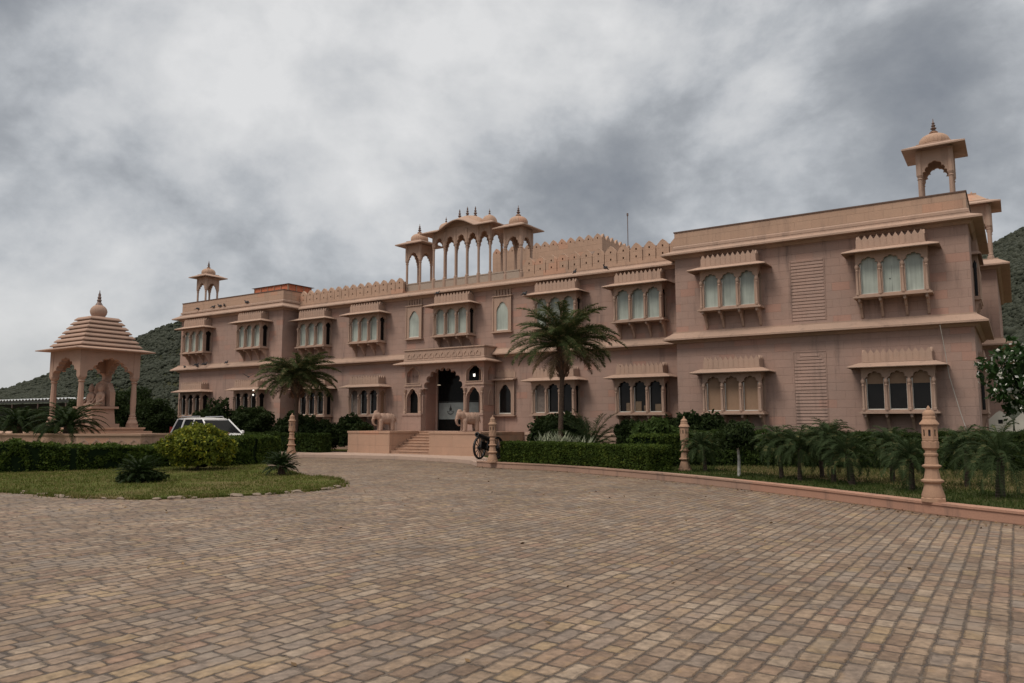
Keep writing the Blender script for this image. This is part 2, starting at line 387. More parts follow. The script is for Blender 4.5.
def soil(name, a, c, d_, sc=.6):
    m, t, b = mat(name); P = t.new('ShaderNodeNewGeometry').outputs['Position']
    n = t.noise(P, sc, 5, .62); q = t.ramp(n, [(.34, a), (.5, c), (.66, d_)])
    q = t.scale(q, t.mapr(t.noise(P, 22, 4, .7), .3, .7, .65, 1.35, 'LINEAR'))
    t.l.new(q, b.inputs['Base Color']); b.inputs['Roughness'].default_value = .95; b.inputs['Specular IOR Level'].default_value = .1
    bump(t, b, t.noise(P, 30, 4, .7), .04); return m
LAWN = soil('lawn_soil', (.065, .085, .018), (.095, .105, .026), (.150, .120, .055), .5)
LAWN2 = soil('lawn_soil_dark', (.030, .045, .012), (.045, .058, .016), (.09, .085, .035), .7)
STRAW = soil('straw_soil', (.10, .11, .035), (.17, .13, .065), (.24, .17, .10), .9)
STRAWG = leafm('straw_blade', (.09, .11, .03), (.22, .17, .09))
GRASS2 = leafm('dark_grass_blade', (.030, .050, .012), (.055, .075, .018), (.10, .10, .035), amt=.1)
DRY = soil('dry_ground', (.13, .10, .06), (.10, .095, .045), (.16, .12, .08), .12)
HILLM = soil('hill_soil', (.028, .034, .016), (.040, .044, .022), (.085, .072, .042), .03)

# ---------------------------------------------------------------- ground
MB().box(-900, 900, -400, 1300, -1.0, -0.004).build('ground', DRY)['kind'] = 'structure'
mb = MB(); mb.add([(-80, -40, 0), (60, -40, 0), (60, 27.2, 0), (-80, 27.2, 0)], [(0, 1, 2, 3)])
tag(mb.build('plaza_paving', SETT, recalc=False), 'paved forecourt of irregular brown sandstone setts', kind='structure')

def smooth_path(pts, n=8):
    out = []
    P = [Vector(p) for p in pts]
    for i in range(len(P) - 1):
        p0, p1, p2, p3 = P[max(i-1, 0)], P[i], P[i+1], P[min(i+2, len(P)-1)]
        for k_ in range(n):
            u = k_ / n
            out.append(.5 * ((2*p1) + (-p0+p2)*u + (2*p0-5*p1+4*p2-p3)*u*u + (-p0+3*p1-3*p2+p3)*u**3))
    out.append(P[-1]); return [tuple(q) for q in out]
KERB = smooth_path([(9, 9.6), (4.5, 12.2), (2, 13.7), (-.02, 14.95), (-1.41, 15.85), (-2.78, 16.9), (-4.49, 18.15), (-7.0, 19.75), (-8.9, 20.75), (-11.3, 21.85), (-13.6, 22.6), (-15.6, 22.75), (-17.0, 23.2)])
KM = stone('kerb_stone', (.39, .245, .18), (.27, .18, .14), joints=True, bscale=(1.1, 5.), stain=.8)
mb = MB(); mb.sweep([p for p in reversed(KERB)], [(0, -.02), (.0, .17), (.025, .175), (.025, .215), (-.30, .215), (-.30, -.02)])
tag(mb.build('kerb', KM), 'low pink sandstone kerb curving along the right-hand lawn', kind='structure')
# kerb path is walked right-to-left so the outward side faces the plaza
low = [(x_, y_) for x_, y_ in KERB]
poly = [(9, 60), (9, 9.6)] + low + [(-17.6, 27.4), (-17.6, 30.9), (-17.6, 60)]
mb = MB(); pin = [(x_, y_ + .32) for x_, y_ in low]
poly = [(12, 31)] + [(12, 8.2)] + pin + [(-17.3, 25.0), (-19.8, 27.45), (-19.8, 30.9), (-11.7, 30.9)]
mb.prism(poly, [], -.02, .17, 'xy'); tag(mb.build('lawn', LAWN2), 'mown grass ground behind the kerb', kind='structure')
# walk in front of the steps
mb = MB(); mb.prism([(-34.5, 25.9), (-31, 24.7), (-28.9, 24.1), (-27.2, 24.9), (-23, 25.6), (-20.2, 25.15), (-18.3, 24.5), (-17.0, 23.2), (-16.2, 23.4), (-17.3, 25.2), (-19.75, 27.5), (-28.2, 27.5), (-34.5, 27.6)], [], -.02, .15, 'xy')
tag(mb.build('pavement', stone('walk_stone', (.46, .335, .27), (.38, .285, .235), bscale=(1.2, 5))), 'pale pink paved walk before the steps', kind='structure')
mb = MB(); mb.prism([(-60, 25.9), (-34.4, 25.9), (-34.4, 27.6), (-28.2, 27.6), (-28.2, 30.9), (-60, 30.9)], [], -.02, .12, 'xy')
tag(mb.build('planting_bed', LAWN), 'planted bed under the left half of the facade', kind='structure')
ISL = smooth_path([(-40, 2.0), (-27, 6.2), (-20.3, 8.45), (-17.86, 8.7), (-15.9, 9.3), (-14.95, 10.5), (-14.35, 12.1), (-14.5, 13.75), (-15.5, 14.9), (-16.7, 15.6), (-18.6, 16.2), (-21.5, 17.6), (-23.9, 19.1), (-26.2, 20.9), (-28.5, 21.6)], 6)
mb = MB(); mb.prism(ISL + [(-32, 21.7), (-60, 21.7), (-60, 2)], [], -.02, .045, 'xy')
tag(mb.build('lawn', LAWN), 'left lawn island with patchy grass', kind='structure')

def inside(x, y, poly):
    c = False; j = len(poly) - 1
    for i in range(len(poly)):
        xi, yi = poly[i]; xj, yj = poly[j]
        if (yi > y) != (yj > y) and x < (xj - xi) * (y - yi) / (yj - yi) + xi: c = not c
        j = i
    return c
def blades(name, pts, z, hmin, hmax, wd, material, label, cat='grass'):
    n = len(pts); P = np.array(pts); a = rng.uniform(0, 2 * np.pi, n); h = rng.uniform(hmin, hmax, n); l = rng.uniform(-.5, .5, (n, 2))
    v = np.zeros((n, 3, 3)); dx_ = np.cos(a) * wd / 2; dy_ = np.sin(a) * wd / 2
    v[:, 0] = np.c_[P[:, 0] - dx_, P[:, 1] - dy_, np.full(n, z)]; v[:, 1] = np.c_[P[:, 0] + dx_, P[:, 1] + dy_, np.full(n, z)]
    v[:, 2] = np.c_[P[:, 0] + l[:, 0] * h, P[:, 1] + l[:, 1] * h, z + h]
    o = mk(name, v.reshape(-1, 3).tolist(), [(3*i, 3*i+1, 3*i+2) for i in range(n)], material)
    return tag(o, label, cat, kind='stuff')
islpoly = ISL + [(-32, 21.7), (-60, 21.7), (-60, 2)]
pts = []
while len(pts) < 42000:
    x_, y_ = random.uniform(-30, -13.5), random.uniform(6, 21)
    if inside(x_, y_, islpoly):
        nn = noise.noise(Vector((x_ * .6, y_ * .6, 0)))
        if nn > -.25 or random.random() < .3: pts.append((x_, y_))
blades('grass', pts, .04, .03, .075, .02, GRASS, 'short patchy grass of the left lawn island')
pts = []
while len(pts) < 5000:      # overgrown edge
    i = random.randrange(10, len(ISL) - 20); q = random.random(); a, b_ = ISL[i], ISL[i+1]
    if noise.noise(Vector((i * .3, 0, 2))) < -.05: continue
    pts.append((a[0] + (b_[0]-a[0])*q + random.gauss(-.08, .1), a[1] + (b_[1]-a[1])*q + random.gauss(.05, .1)))
blades('grass_verge', pts, .0, .05, .13, .022, GRASS, 'longer tufts of grass creeping over the lawn edge')
pts = []
lawnpoly = pin + [(-17.3, 25.0), (-11, 29), (4, 29), (12, 20), (12, 8.2)]
while len(pts) < 30000:
    x_, y_ = random.uniform(-17, 4), random.uniform(12, 27)
    if inside(x_, y_, lawnpoly): pts.append((x_, y_))
blades('grass', pts, .17, .03, .09, .025, GRASS2, 'grass behind the pink kerb under the small palms')

sp_ = smooth_path([(3.5, 18.6), (1.5, 19.3), (-1.0, 19.6), (-3.0, 20.6), (-5.0, 21.6), (-7.2, 23.0), (-8.3, 24.4), (-7.6, 25.6), (-4, 26.4), (1.5, 27.2), (4, 26)], 5)
mb = MB(); mb.prism(sp_, [], .171, .178, 'xy'); tag(mb.build('dry_lawn', STRAW), 'strip of dry straw coloured grass under the young palms', kind='structure')
pts = []
while len(pts) < 14000:
    x_, y_ = random.uniform(-8.5, 4), random.uniform(18.4, 27.3)
    if inside(x_, y_, sp_): pts.append((x_, y_))
blades('dry_grass', pts, .178, .03, .10, .022, STRAWG, 'thin dry straw grass between the young palms and the back hedge')

# ---------------------------------------------------------------- hills
CR = [(-262, 20, 1), (-255, 50, 3), (-245, 86, 7.0), (-240, 99, 10.4), (-237, 105, 13.0), (-234, 114, 17.6), (-225, 130, 27.5), (-220, 139, 32.8), (-208, 154, 37), (-190, 176, 36), (-160, 205, 33), (-118, 232, 31),
      (-56, 254, 40), (-17, 259, 49.8), (-3, 260, 53.6), (4, 260, 56.8), (13, 260, 59.8), (27, 259, 64.4), (60, 253, 66), (120, 230, 60), (190, 180, 45), (240, 110, 20)]
crp = smooth_path([Vector(p) for p in CR], 10)
def crest_at(s): i = min(int(s), len(crp) - 2); u = s - i; return Vector(crp[i]).lerp(Vector(crp[i+1]), u)
def hill_pt(s, q):
    """s along crest, q = -1 (near foot) .. 1 (far foot)"""
    p = crest_at(s); r_ = Vector((p.x, p.y, 0)).normalized(); wd = 30 + p.z * 1.9
    sh = (1 - abs(q)) ; prof = sh ** 1.15
    b = noise.fractal(Vector((p.x * .02 + q * 1.5, p.y * .02, q * 1.2)), 1, 2, 5)
    z = p.z * prof + b * (2.5 + p.z * .09) * math.sin(math.pi * min(1, sh)) - 2 * (sh < .02)
    pp = Vector((p.x, p.y, 0)) + r_ * (q * wd); return Vector((pp.x, pp.y, z))
NS, NQ = (len(crp) - 1) * 2, 36
v = []; f = []
for i in range(NS + 1):
    for j in range(NQ + 1): v.append(tuple(hill_pt(i / 2 - 1e-4 * (i == NS), -1 + 2 * j / NQ)))
for i in range(NS):
    for j in range(NQ):
        a = i * (NQ + 1) + j; f.append((a, a + NQ + 1, a + NQ + 2, a + 1))
tag(mk('hills', v, f, HILLM, smooth=True), 'long scrub covered hill ridge behind the hotel', kind='structure')
ico = bmesh.new(); bmesh.ops.create_icosphere(ico, subdivisions=1, radius=1); IV = np.array([q.co[:] for q in ico.verts]); IF = np.array([[q.index for q in g.verts] for g in ico.faces]); ico.free()
vv = []; ff = []; k = 0
SMAX = len(crp) - 1
def put_bush(s, q, r0, r1):
    global k
    p = hill_pt(s, q)
    if p.z < -.5: return
    r = random.uniform(r0, r1) * (1.6 if random.random() < .06 else 1)
    jit = rng.uniform(.65, 1.3, (12, 1)); a = random.uniform(0, 6.28)
    q_ = IV * jit * np.array([r, r, r * random.uniform(.6, 1)]); c_, s_ = math.cos(a), math.sin(a)
    q_ = np.c_[q_[:, 0] * c_ - q_[:, 1] * s_, q_[:, 0] * s_ + q_[:, 1] * c_, q_[:, 2]] + np.array([p.x, p.y, p.z + r * .3])
    vv.append(q_); ff.append(IF + k); k += 12
def s_of_az(i): return i
for _ in range(24000): put_bush(random.uniform(12, 78), min(.12, -1 + 1.15 * random.random() ** .8), .28, .62)
for _ in range(12000): put_bush(random.uniform(132, 172), min(.12, -1 + 1.15 * random.random() ** .8), .35, .85)
for _ in range(5000): put_bush(random.uniform(0, SMAX - .01), random.uniform(-1, 1), .35, .8)
V = np.concatenate(vv); F = np.concatenate(ff)
tag(mk('hill_scrub', V.tolist(), F.tolist(), SCRUB, smooth=True), 'dense green scrub covering the hill slopes', 'scrub', kind='stuff')
# ================================================================ the palace
PX, PY = -24.1, 31.0
pal = thing('palace_hotel', 'long two storey pink sandstone palace hotel with arched bay windows and rooftop chhatris', 'building', (PX, PY, 0))
def part(mb, name, material, parent=None, **kw):
    o = mb.build(name, material, parent or pal, **kw)
    if parent is None: o.location = (-PX, -PY, 0)
    return o
YW, YM = 29.8, 31.0                      # wing and main wall planes
LX0, LX1, RX0, RX1 = -46.45, -36.25, -11.60, -1.05
ZT = 8.78
mb = MB()
mb.box(LX0, LX1, YW, 41, -.1, ZT); mb.box(RX0, RX1, YW, 36.4, -.1, ZT); mb.box(-9.5, -2.2, 36.4, 38, -.1, ZT - .01); mb.box(-9.6, -.40, 38, 50, -.1, ZT - .2)
# main wall with the entrance opening cut into it
mb.prism([(LX1, -.1), (-25.3, -.1), (-25.3, 4.75), (-22.6, 4.75), (-22.6, -.1), (RX0, -.1), (RX0, ZT - .1), (LX1, ZT - .1)], [], YM, 31.35, 'xz')
mb.box(LX1, -25.3, 31.35, 42, -.1, ZT - .1); mb.box(-22.6, RX0, 31.35, 42, -.1, ZT - .1); mb.box(-25.3, -22.6, 31.35, 42, 4.75, ZT - .1); mb.box(-25.3, -22.6, 36, 42, -.1, 4.75)
part(mb, 'wall', WALL)
mb = MB(); mb.box(-25.3, -22.6, 31.36, 36, 1.15, 1.2); part(mb, 'hall_floor', plain('hall_floor', (.08, .07, .065), .3))
# plinth band
mb = MB(); pb = [(0, .0), (.07, .0), (.07, 1.0), (.11, 1.03), (.11, 1.10), (0, 1.16)]
mb.sweep([(-46.45, 41), (-46.45, 29.8), (-36.25, 29.8), (-36.25, 31), (-28.2, 31)], pb); mb.sweep([(-19.8, 31), (-11.62, 31), (-11.62, 29.8), (-1.02, 29.8), (-1.02, 36.4)], pb)
part(mb, 'plinth_band', TRIM)
# string-course eave between storeys and the roof eave, one run per block
def eave(path, z, out, name, th=.28):
    mb = MB(); mb.sweep(path, [(0, z - .03), (out - .02, z - .04), (out, z - .03), (out, z + .035), (out - .03, z + .05), (.10, z + th), (.10, z + th + .05), (0, z + th + .05)])
    part(mb, name, TRIM)
    mb = MB(); mb.sweep(path, [(0, z - .14), (.06, z - .14), (.16, z - .05), (.16, z - .022), (0, z - .022)]); part(mb, 'eave_moulding', TRIM)
pl = [(LX0, 41), (LX0, YW), (LX1, YW), (LX1, YM)]
pr_ = [(RX0, YM), (RX0, YW), (RX1, YW), (RX1, 36.3)]
eave(pl, 8.49, .46, 'roof_eave', .24); eave(pr_, 8.56, .46, 'roof_eave', .20); eave([(LX1, YM), (RX0, YM)], 8.43, .46, 'roof_eave', .22)
eave(pl, 5.07, .44, 'storey_eave'); eave(pr_, 5.02, .44, 'storey_eave'); eave([(LX1, YM), (-26.75, YM)], 5.01, .44, 'storey_eave'); eave([(-21.5, YM), (RX0, YM)], 5.0, .44, 'storey_eave')
rb_ = [(-1.0, 38), (-.40, 38), (-.40, 50)]
eave([(-9.6, 38), (-.40, 38), (-.40, 50)], 8.3, .5, 'roof_eave'); eave([(-9.6, 38), (-.40, 38), (-.40, 50)], 4.9, .5, 'storey_eave')
# parapets on the wings
for x0, x1, y1 in ((LX0, LX1, 41), (RX0, RX1, 36.3)):
    path = [(x0, y1), (x0, YW), (x1, YW), (x1, y1)]
    mb = MB(); mb.sweep(path, [(0, ZT), (0, ZT + .0), (0, 9.55), (-.22, 9.55), (-.22, ZT)][1:]); part(mb, 'parapet', PARA)
    mb = MB(); mb.sweep(path, [(0.002, 8.832), (.07, 8.832), (.07, 8.93), (.03, 8.96), (.002, 8.99)]); part(mb, 'parapet_ledge', TRIM)
    mb = MB(); mb.sweep(path, [(.03, 9.552), (.03, 9.60), (-.25, 9.60), (-.25, 9.552)]); part(mb, 'parapet_coping', COPE)
mb = MB(); mb.box(-36.2, -11.7, 31.3, 41.9, 8.69, 8.75); mb.box(-46.2, -36.5, 30.1, 40.9, 8.79, 8.85); mb.box(-11.4, -1.3, 30.1, 36.2, 8.79, 8.85); part(mb, 'roof', ROOFM)
# crenellated parapet of the main block
def merlons(mb, x0, x1, y, zb, hb, ht, n, th=.16, hole=True, both=True):
    w_ = (x1 - x0) / n
    for i in range(n):
        a = x0 + i * w_ + .018; e = a + w_ - .036; c = (a + e) / 2
        o = [(a, zb), (e, zb), (e, hb), (e - w_ * .09, hb + (ht - hb) * .34), (c + w_ * .15, hb + (ht - hb) * .80), (c, ht), (c - w_ * .15, hb + (ht - hb) * .80), (a + w_ * .09, hb + (ht - hb) * .34), (a, hb)]
        hs = []
        if hole:
            r = .036
            for zz in ((zb + hb) * .5 - .04, hb + (ht - hb) * .12)[0 if both else 1:]:
                hs.append([(c - r, zz - r * 1.3), (c + r, zz - r * 1.3), (c + r, zz + r * 1.3), (c - r, zz + r * 1.3)])
        mb.prism(o, hs, y, y + th, 'xz')
for x0, x1, n, hb_, ht_ in ((-36.22, -27.80, 14, 9.30, 9.61), (-19.92, -11.68, 13, 9.38, 9.72)):
    mb = MB(); mb.box(x0, x1, 31.0, 31.22, 8.70, 8.86); mb.box(x0, x1, 30.96, 31.0, 8.725, 8.80)
    merlons(mb, x0, x1, 31.02, 8.86, hb_, ht_, n); part(mb, 'crenellated_parapet', PARA)
    mb = MB(); mb.box(x0, x1, 31.185, 31.21, 8.87, ht_ - .22); part(mb, 'parapet_dark_sheet', COPE)  # added dark sheet that paints the merlon gaps and holes as shade

# ---- bay windows
BW, BD = 1.15, .55
def bay(zf=0):
    mb = MB()
    holes = [arch(c, .565, .11, 1.08, 1.46, 5, 5, .7, .62) for c in (-.72, 0, .72)]
    mb.prism([(-BW, .08), (BW, .08), (BW, 1.66), (-BW, 1.66)], holes, -BD, -BD + .09, 'xz')
    for sx in (-1, 1):
        xs = sx * (BW - .045)
        mb.prism([(-BD + .09, .08), (0, .08), (0, 1.66), (-BD + .09, 1.66)], [arch(-.23, .33, .11, 1.12, 1.44, 3, 5, .7, .6)], xs - .045, xs + .045, 'yz')
    mb.box(-BW, BW, -BD, 0, 1.662, 1.72)
    root = mb.build('bay_window', TRIM, pal)
    m2 = MB(); m2.box(-BW - .10, BW + .10, -BD - .12, 0, -.03, .03); m2.box(-BW - .04, BW + .04, -BD - .06, 0, .032, .078); m2.build('sill', TRIM, root)
    for c in (-BW + .05, -.36, .36, BW - .05):
        m2 = MB(); m2.lathe([(.062, .08), (.062, .16), (.045, .18), (.052, .24), (.036, .30), (.040, .62), (.034, .92), (.055, .96), (.036, 1.0), (.066, 1.06), (.075, 1.12), (.04, 1.2)], 10, c, -BD - .03)
        m2.build('column', TRIM, root, smooth=True)
    m2 = MB()                                                    # thin white timber frame behind the stone
    for c in (-.72, 0, .72):
        m2.box(c - .30, c - .262, -BD + .10, -BD + .14, .10, 1.2); m2.box(c + .262, c + .30, -BD + .10, -BD + .14, .10, 1.2); m2.box(c - .262, c + .262, -BD + .10, -BD + .14, .082, .14)
    m2.build('window_frame', WHITEF, root)
    for c in (-.72, 0, .72):
        m2 = MB(); m2.box(c - .34, c + .34, -BD + .16, -BD + .17, .085, 1.6); m2.build('pane', PALE, root)
    for sx in (-1, 1):
        m2 = MB(); m2.box(sx * (BW - .11) - .005, sx * (BW - .11) + .005, -BD + .18, -.01, .085, 1.6); m2.build('side_pane', DARKG, root)
    m2 = MB(); o = [(-BW, 0), (-BW, -BD), (BW, -BD), (BW, 0)]
    m2.sweep(o, [(-.08, 1.73), (.20, 1.665), (.34, 1.60), (.40, 1.575), (.41, 1.60), (.38, 1.625), (.05, 1.76), (-.08, 1.77)]); m2.build('awning', TRIM, root)
    m2 = MB(); bx = BW - .05; yb = -BD + .0
    n = 11; w_ = 2 * bx / n; zz = [(-bx, 1.76)] + [(bx, 1.76), (bx, 2.10)]
    top = []
    for i in range(n):
        a = bx - i * w_; top += [(a - w_ * .08, 2.10), (a - w_ * .5, 2.24), (a - w_ * .92, 2.10), (a - w_, 2.085)]
    m2.prism([(-bx, 1.772), (bx, 1.772)] + top, [], yb, yb + .07, 'xz')
    for sx in (-1, 1):
        n2 = 3; ws = (BD - .07) / n2; tp = []
        for i in range(n2):
            a = 0 - i * ws; tp += [(a - ws * .08, 2.10), (a - ws * .5, 2.24), (a - ws * .92, 2.10), (a - ws, 2.085)]
        m2.prism([(-BD + .07, 1.772), (0, 1.772)] + tp, [], sx * (bx - .035) - .035, sx * (bx - .035) + .035, 'yz')
    for i in range(1, n): m2.box(-bx + i * w_ - .008, -bx + i * w_ + .008, yb - .012, yb - .0005, 1.80, 2.06)
    m2.box(-bx - .02, bx + .02, yb - .02, yb - .001, 1.772, 1.80)
    m2.build('window_parapet', TRIM, root)
    for c in (-BW + .08, -.39, .39, BW - .08):
        m2 = MB(); m2.prism([(0, -.033), (-BD - .04, -.033), (-BD - .04, -.09), (-BD + .06, -.14), (-.34, -.20), (-.25, -.34), (-.20, -.37), (-.12, -.50), (-.05, -.66), (0, -.70)], [], c - .04, c + .04, 'yz')
        m2.lathe([(.02, -.17), (.045, -.14), (.05, -.09), (.05, -.035)], 8, c, -BD - .0); m2.build('bracket', TRIM, root)
    return root
bay0 = bay(); first = [True]
def pane_set(root, mats, sidem):
    ps = [c for c in root.children if c.name.startswith('pane')]; ps.sort(key=lambda o: sum(v_.co.x for v_ in o.data.vertices))
    for p_, mm in zip(ps, mats):
        p_.data = p_.data.copy(); p_.data.materials[0] = mm
    for p_ in root.children:
        if p_.name.startswith('side_pane'): p_.data = p_.data.copy(); p_.data.materials[0] = sidem
bays = {}
proto = bay0
for key, X_, Y_, Z_ in [('u9', -3.42, YW, 6.09), ('u8', -9.2, YW, 6.09), ('u7', -13.62, YM, 6.06), ('u6', -17.83, YM, 6.06), ('u5', -24.03, YM, 6.06), ('u4', -30.2, YM, 6.06), ('u3', -34.5, YM, 6.06), ('u2', -38.65, YW, 6.09), ('u1', -44.25, YW, 6.09),
                       ('l9', -3.40, YW, 1.98), ('l8', -9.2, YW, 1.98), ('l7', -13.6, YM, 1.98), ('l6', -17.95, YM, 1.98), ('l4', -30.1, YM, 1.98), ('l3', -34.3, YM, 1.98), ('l2', -38.75, YW, 1.98), ('l1', -44.3, YW, 1.98)]:
    o = proto if not bays else copy_tree(proto, pal)
    o.location = (X_ - PX, Y_ - PY, Z_); bays[key] = o
for kx, X_ , Z_ in (('s1', 32.6, 6.06), ('s2', 32.6, 1.98)):              # bays on the end wall
    o = copy_tree(proto, pal); o.location = (RX1 - PX, X_ - PY, Z_); o.rotation_euler = (0, 0, R(90)); o.scale = (.8, .32, 1); bays[kx] = o
for k_, o in bays.items():
    if k_[0] == 'l': pane_set(o, [DARKG] * 3, DARKG)
pane_set(bays['l8'], [BLIND] * 3, BLIND); pane_set(bays['l6'], [CURT, DARKG, DARKG], DARKG); pane_set(bays['l4'], [CURT, DARKG, DARKG], BLIND); pane_set(bays['s2'], [DARKG] * 3, DARKG)
for i, c in enumerate((-.72, 0, .72)):
    m2 = MB(); m2.box(c - .33, c + .33, -BD + .148, -BD + .156, 1.02, 1.55); m2.build('roller_blind', BLIND, bays['l9'])
# things standing inside the bay, behind the glass line: pale cartons seen in the photograph
for c, w_, h_, z_ in ((-.60, .17, .42, .09), (-.12, .30, .48, .09), (.22, .14, .30, .09), (.80, .26, .36, .09)):
    m2 = MB(); m2.box(c - w_ / 2, c + w_ / 2, -BD + .125, -BD + .158, z_, z_ + h_); m2.box(c - w_ / 2 + .01, c + w_ / 2 - .01, -BD + .12, -BD + .1249, z_ + h_ * .42, z_ + h_ * .46)
    m2.build('carton', plain('carton', (.15, .105, .07), .8, var=.25), bays['l7'])
m2 = MB(); m2.box(-.003, .003, -BD + .155, -BD + .159, .12, 1.1); m2.lathe([(.0, -.02), (.02, -.012), (.02, .012), (0, .02)], 8, -.06, -BD + .15, .62); m2.build('window_latch', BLACK, bays['u9'])

# ---- single arched windows
def single(x, z0, zt, up, pane_m):
    mb = MB(); yb = -.10
    mb.prism([(-.52, z0 - .05), (.52, z0 - .05), (.52, zt + .25), (-.52, zt + .25)], [ogee(0, .70, z0, z0 + (zt - z0) * .62, zt)], yb, -.001, 'xz')
    mb.box(-.56, -.50, yb - .04, yb - .001, z0, zt + .2); mb.box(.50, .56, yb - .04, yb - .001, z0, zt + .2)
    root = mb.build('arched_window', TRIM, pal)
    m2 = MB(); m2.box(-.62, .62, -.20, 0, z0 - .12, z0 - .051); m2.build('sill', TRIM, root)
    m2 = MB(); m2.box(-.37, -.335, -.07, -.045, z0, zt - .35); m2.box(.335, .37, -.07, -.045, z0, zt - .35); m2.box(-.335, .335, -.07, -.045, z0 + .001, z0 + .045); m2.build('window_frame', WHITEF, root)
    m2 = MB(); m2.box(-.42, .42, -.04, -.03, z0, zt + .05); m2.build('pane', pane_m, root)
    m2 = MB()
    if up:
        m2.box(-.60, .60, -.16, 0, zt + .26, zt + .31)
        for i in range(6): m2.box(-.5 + i * .18, -.40 + i * .18, -.05, 0, zt + .33, zt + .62)
        m2.box(-.55, .55, -.06, 0, zt + .625, zt + .66)
    else:
        m2.prism([(0, zt + .33), (-.38, zt + .24), (-.38, zt + .20), (0, zt + .251)], [], -.66, .66, 'yz')
        m2.box(-.58, .58, -.035, 0, zt + .34, zt + .62)
        for i in range(5): m2.prism([(-.55 + i * .22, zt + .62), (-.37 + i * .22, zt + .62), (-.46 + i * .22, zt + .78)], [], -.03, 0, 'xz')
    m2.build('window_hood', TRIM, root)
    root.location = (x - PX, 0, 0); return root
single(-21.13, 6.20, 7.64, True, PALE); single(-26.9, 6.20, 7.64, True, PALE); single(-20.95, 2.06, 3.50, False, DARKG)

# ---- ribbed relief panels on the right wing
for x0, x1, z0, z1 in ((-6.95, -5.75, 5.46, 7.82), (-6.95, -5.82, 1.22, 4.25)):
    mb = MB(); z_ = z0; mb.box(x0 - .03, x0, YW - .02, YW, z0, z1); mb.box(x1, x1 + .03, YW - .02, YW, z0, z1)
    while z_ < z1 - .05:
        top = z1 - z_ < .75 and z0 < 3
        ins = 0 if not top else max(0, .5 * (1 - math.sqrt(max(0, 1 - ((.75 - (z1 - z_)) / .75) ** 2))) * 1.05)
        mb.prism([(YW, z_ + .015), (YW - .022, z_ + .02), (YW - .006, z_ + .105), (YW, z_ + .11)], [], x0 + .01 + ins, x1 - .01 - ins, 'yz'); z_ += .125
    if z0 < 3: mb.box(x0 - .02, x1 + .02, YW - .015, YW - .001, z1 + .02, z1 + .06)
    part(mb, 'ribbed_relief_panel', WALL)

# ---- porch
YP = 30.0; fx0, fx1 = -26.68, -21.58; DOORG = glassy('door_glass', (.006, .006, .006), .12, .08); ca = -24.13
por = [arch(ca, 2.62, 1.22, 3.0, 4.46, 11, 6, .70, .78)]
lw = [ogee(-26.13, .78, 2.12, 2.78, 3.38), ogee(-22.20, .84, 2.12, 2.78, 3.38)]; uw = [ogee(-26.13, .84, 3.68, 4.05, 4.47), ogee(-22.18, .92, 3.68, 4.05, 4.47)]
mb = MB(); mb.prism([(fx0, 1.2), (fx1, 1.2), (fx1, 4.70), (fx0, 4.70)], [por[0], lw[0], lw[1], uw[0], uw[1]], YP, YP + .22, 'xz')
mb.prism([(YP + .22, 1.2), (30.998, 1.2), (30.998, 4.70), (YP + .22, 4.70)], [ogee(30.55, .40, 3.72, 4.0, 4.42)], fx1 - .2, fx1, 'yz')
mb.box(fx0, fx0 + .2, YP + .22, 30.998, 1.2, 4.70); mb.box(fx0 + .2, fx1 - .2, YP + .22, 30.998, 4.5, 4.70)
porch = part(mb, 'entrance_porch', WALL)
mb = MB(); mb.box(fx0 + .21, ca - 1.44, 30.93, 30.97, 1.2, 4.4); mb.build('recess_pane', DOORG, porch); mb = MB(); mb.box(ca - 1.42, ca - 1.27, YP + .221, 30.99, 1.2, 4.4); porch_jamb = mb.build('porch_inner_wall', DARKW, porch)
def relief(outl, d0, d1, y, s=1.0):
    return outl
# blind niche left above the small arch, relief on it
mb = MB(); o = uw[0]; cx_, cz_ = -26.13, 4.06; big_ = [(cx_ + (a - cx_) * 1.14, cz_ + (b_ - cz_) * 1.12) for a, b_ in o]
mb.prism(big_, [o], YP - .03, YP - .001, 'xz')
big2 = [(-22.18 + (a + 22.18) * 1.12, cz_ + (b_ - cz_) * 1.10) for a, b_ in uw[1]]
mb.prism(big2, [uw[1]], YP - .03, YP - .001, 'xz')
for q in lw:
    cc = sum(a for a, _ in q) / len(q); cc = -26.13 if cc < -24 else -22.20
    mb.prism([(cc + (a - cc) * 1.16, 2.7 + (b_ - 2.7) * 1.10) for a, b_ in q], [q], YP - .035, YP - .001, 'xz')
# flat string between storeys of the porch and side niches
mb.box(fx0 - .02, ca - 1.40, YP - .05, YP - .0005, 3.50, 3.58); mb.box(ca + 1.40, fx1 + .02, YP - .05, YP - .0005, 3.50, 3.58)
mb.prism([(a, b_) for a, b_ in [(30.35, 2.5), (30.75, 2.5), (30.75, 3.0), (30.55, 3.3), (30.35, 3.0)]], [ogee(30.55, .28, 2.53, 2.9, 3.18)], fx1 + .001, fx1 + .03, 'yz')
mb.box(fx1 + .001, fx1 + .03, YP, 30.99, 3.50, 3.58)
mb.build('porch_moulding', TRIM, porch)
mb = MB(); mb.box(fx0 + .05, fx0 + 1.0, YP + .223, YP + .24, 3.6, 4.6)
for i in range(3): mb.box(-26.34 + i * .17, -26.26 + i * .17, YP + .19, YP + .2229, 3.98, 4.10)
mb.build('niche_back', WALL, porch); mb = MB(); mb.box(fx0 + .22, fx0 + 1.05, YP + .223, YP + .24, 2.0, 3.5); mb.build('side_light', DOORG, porch)
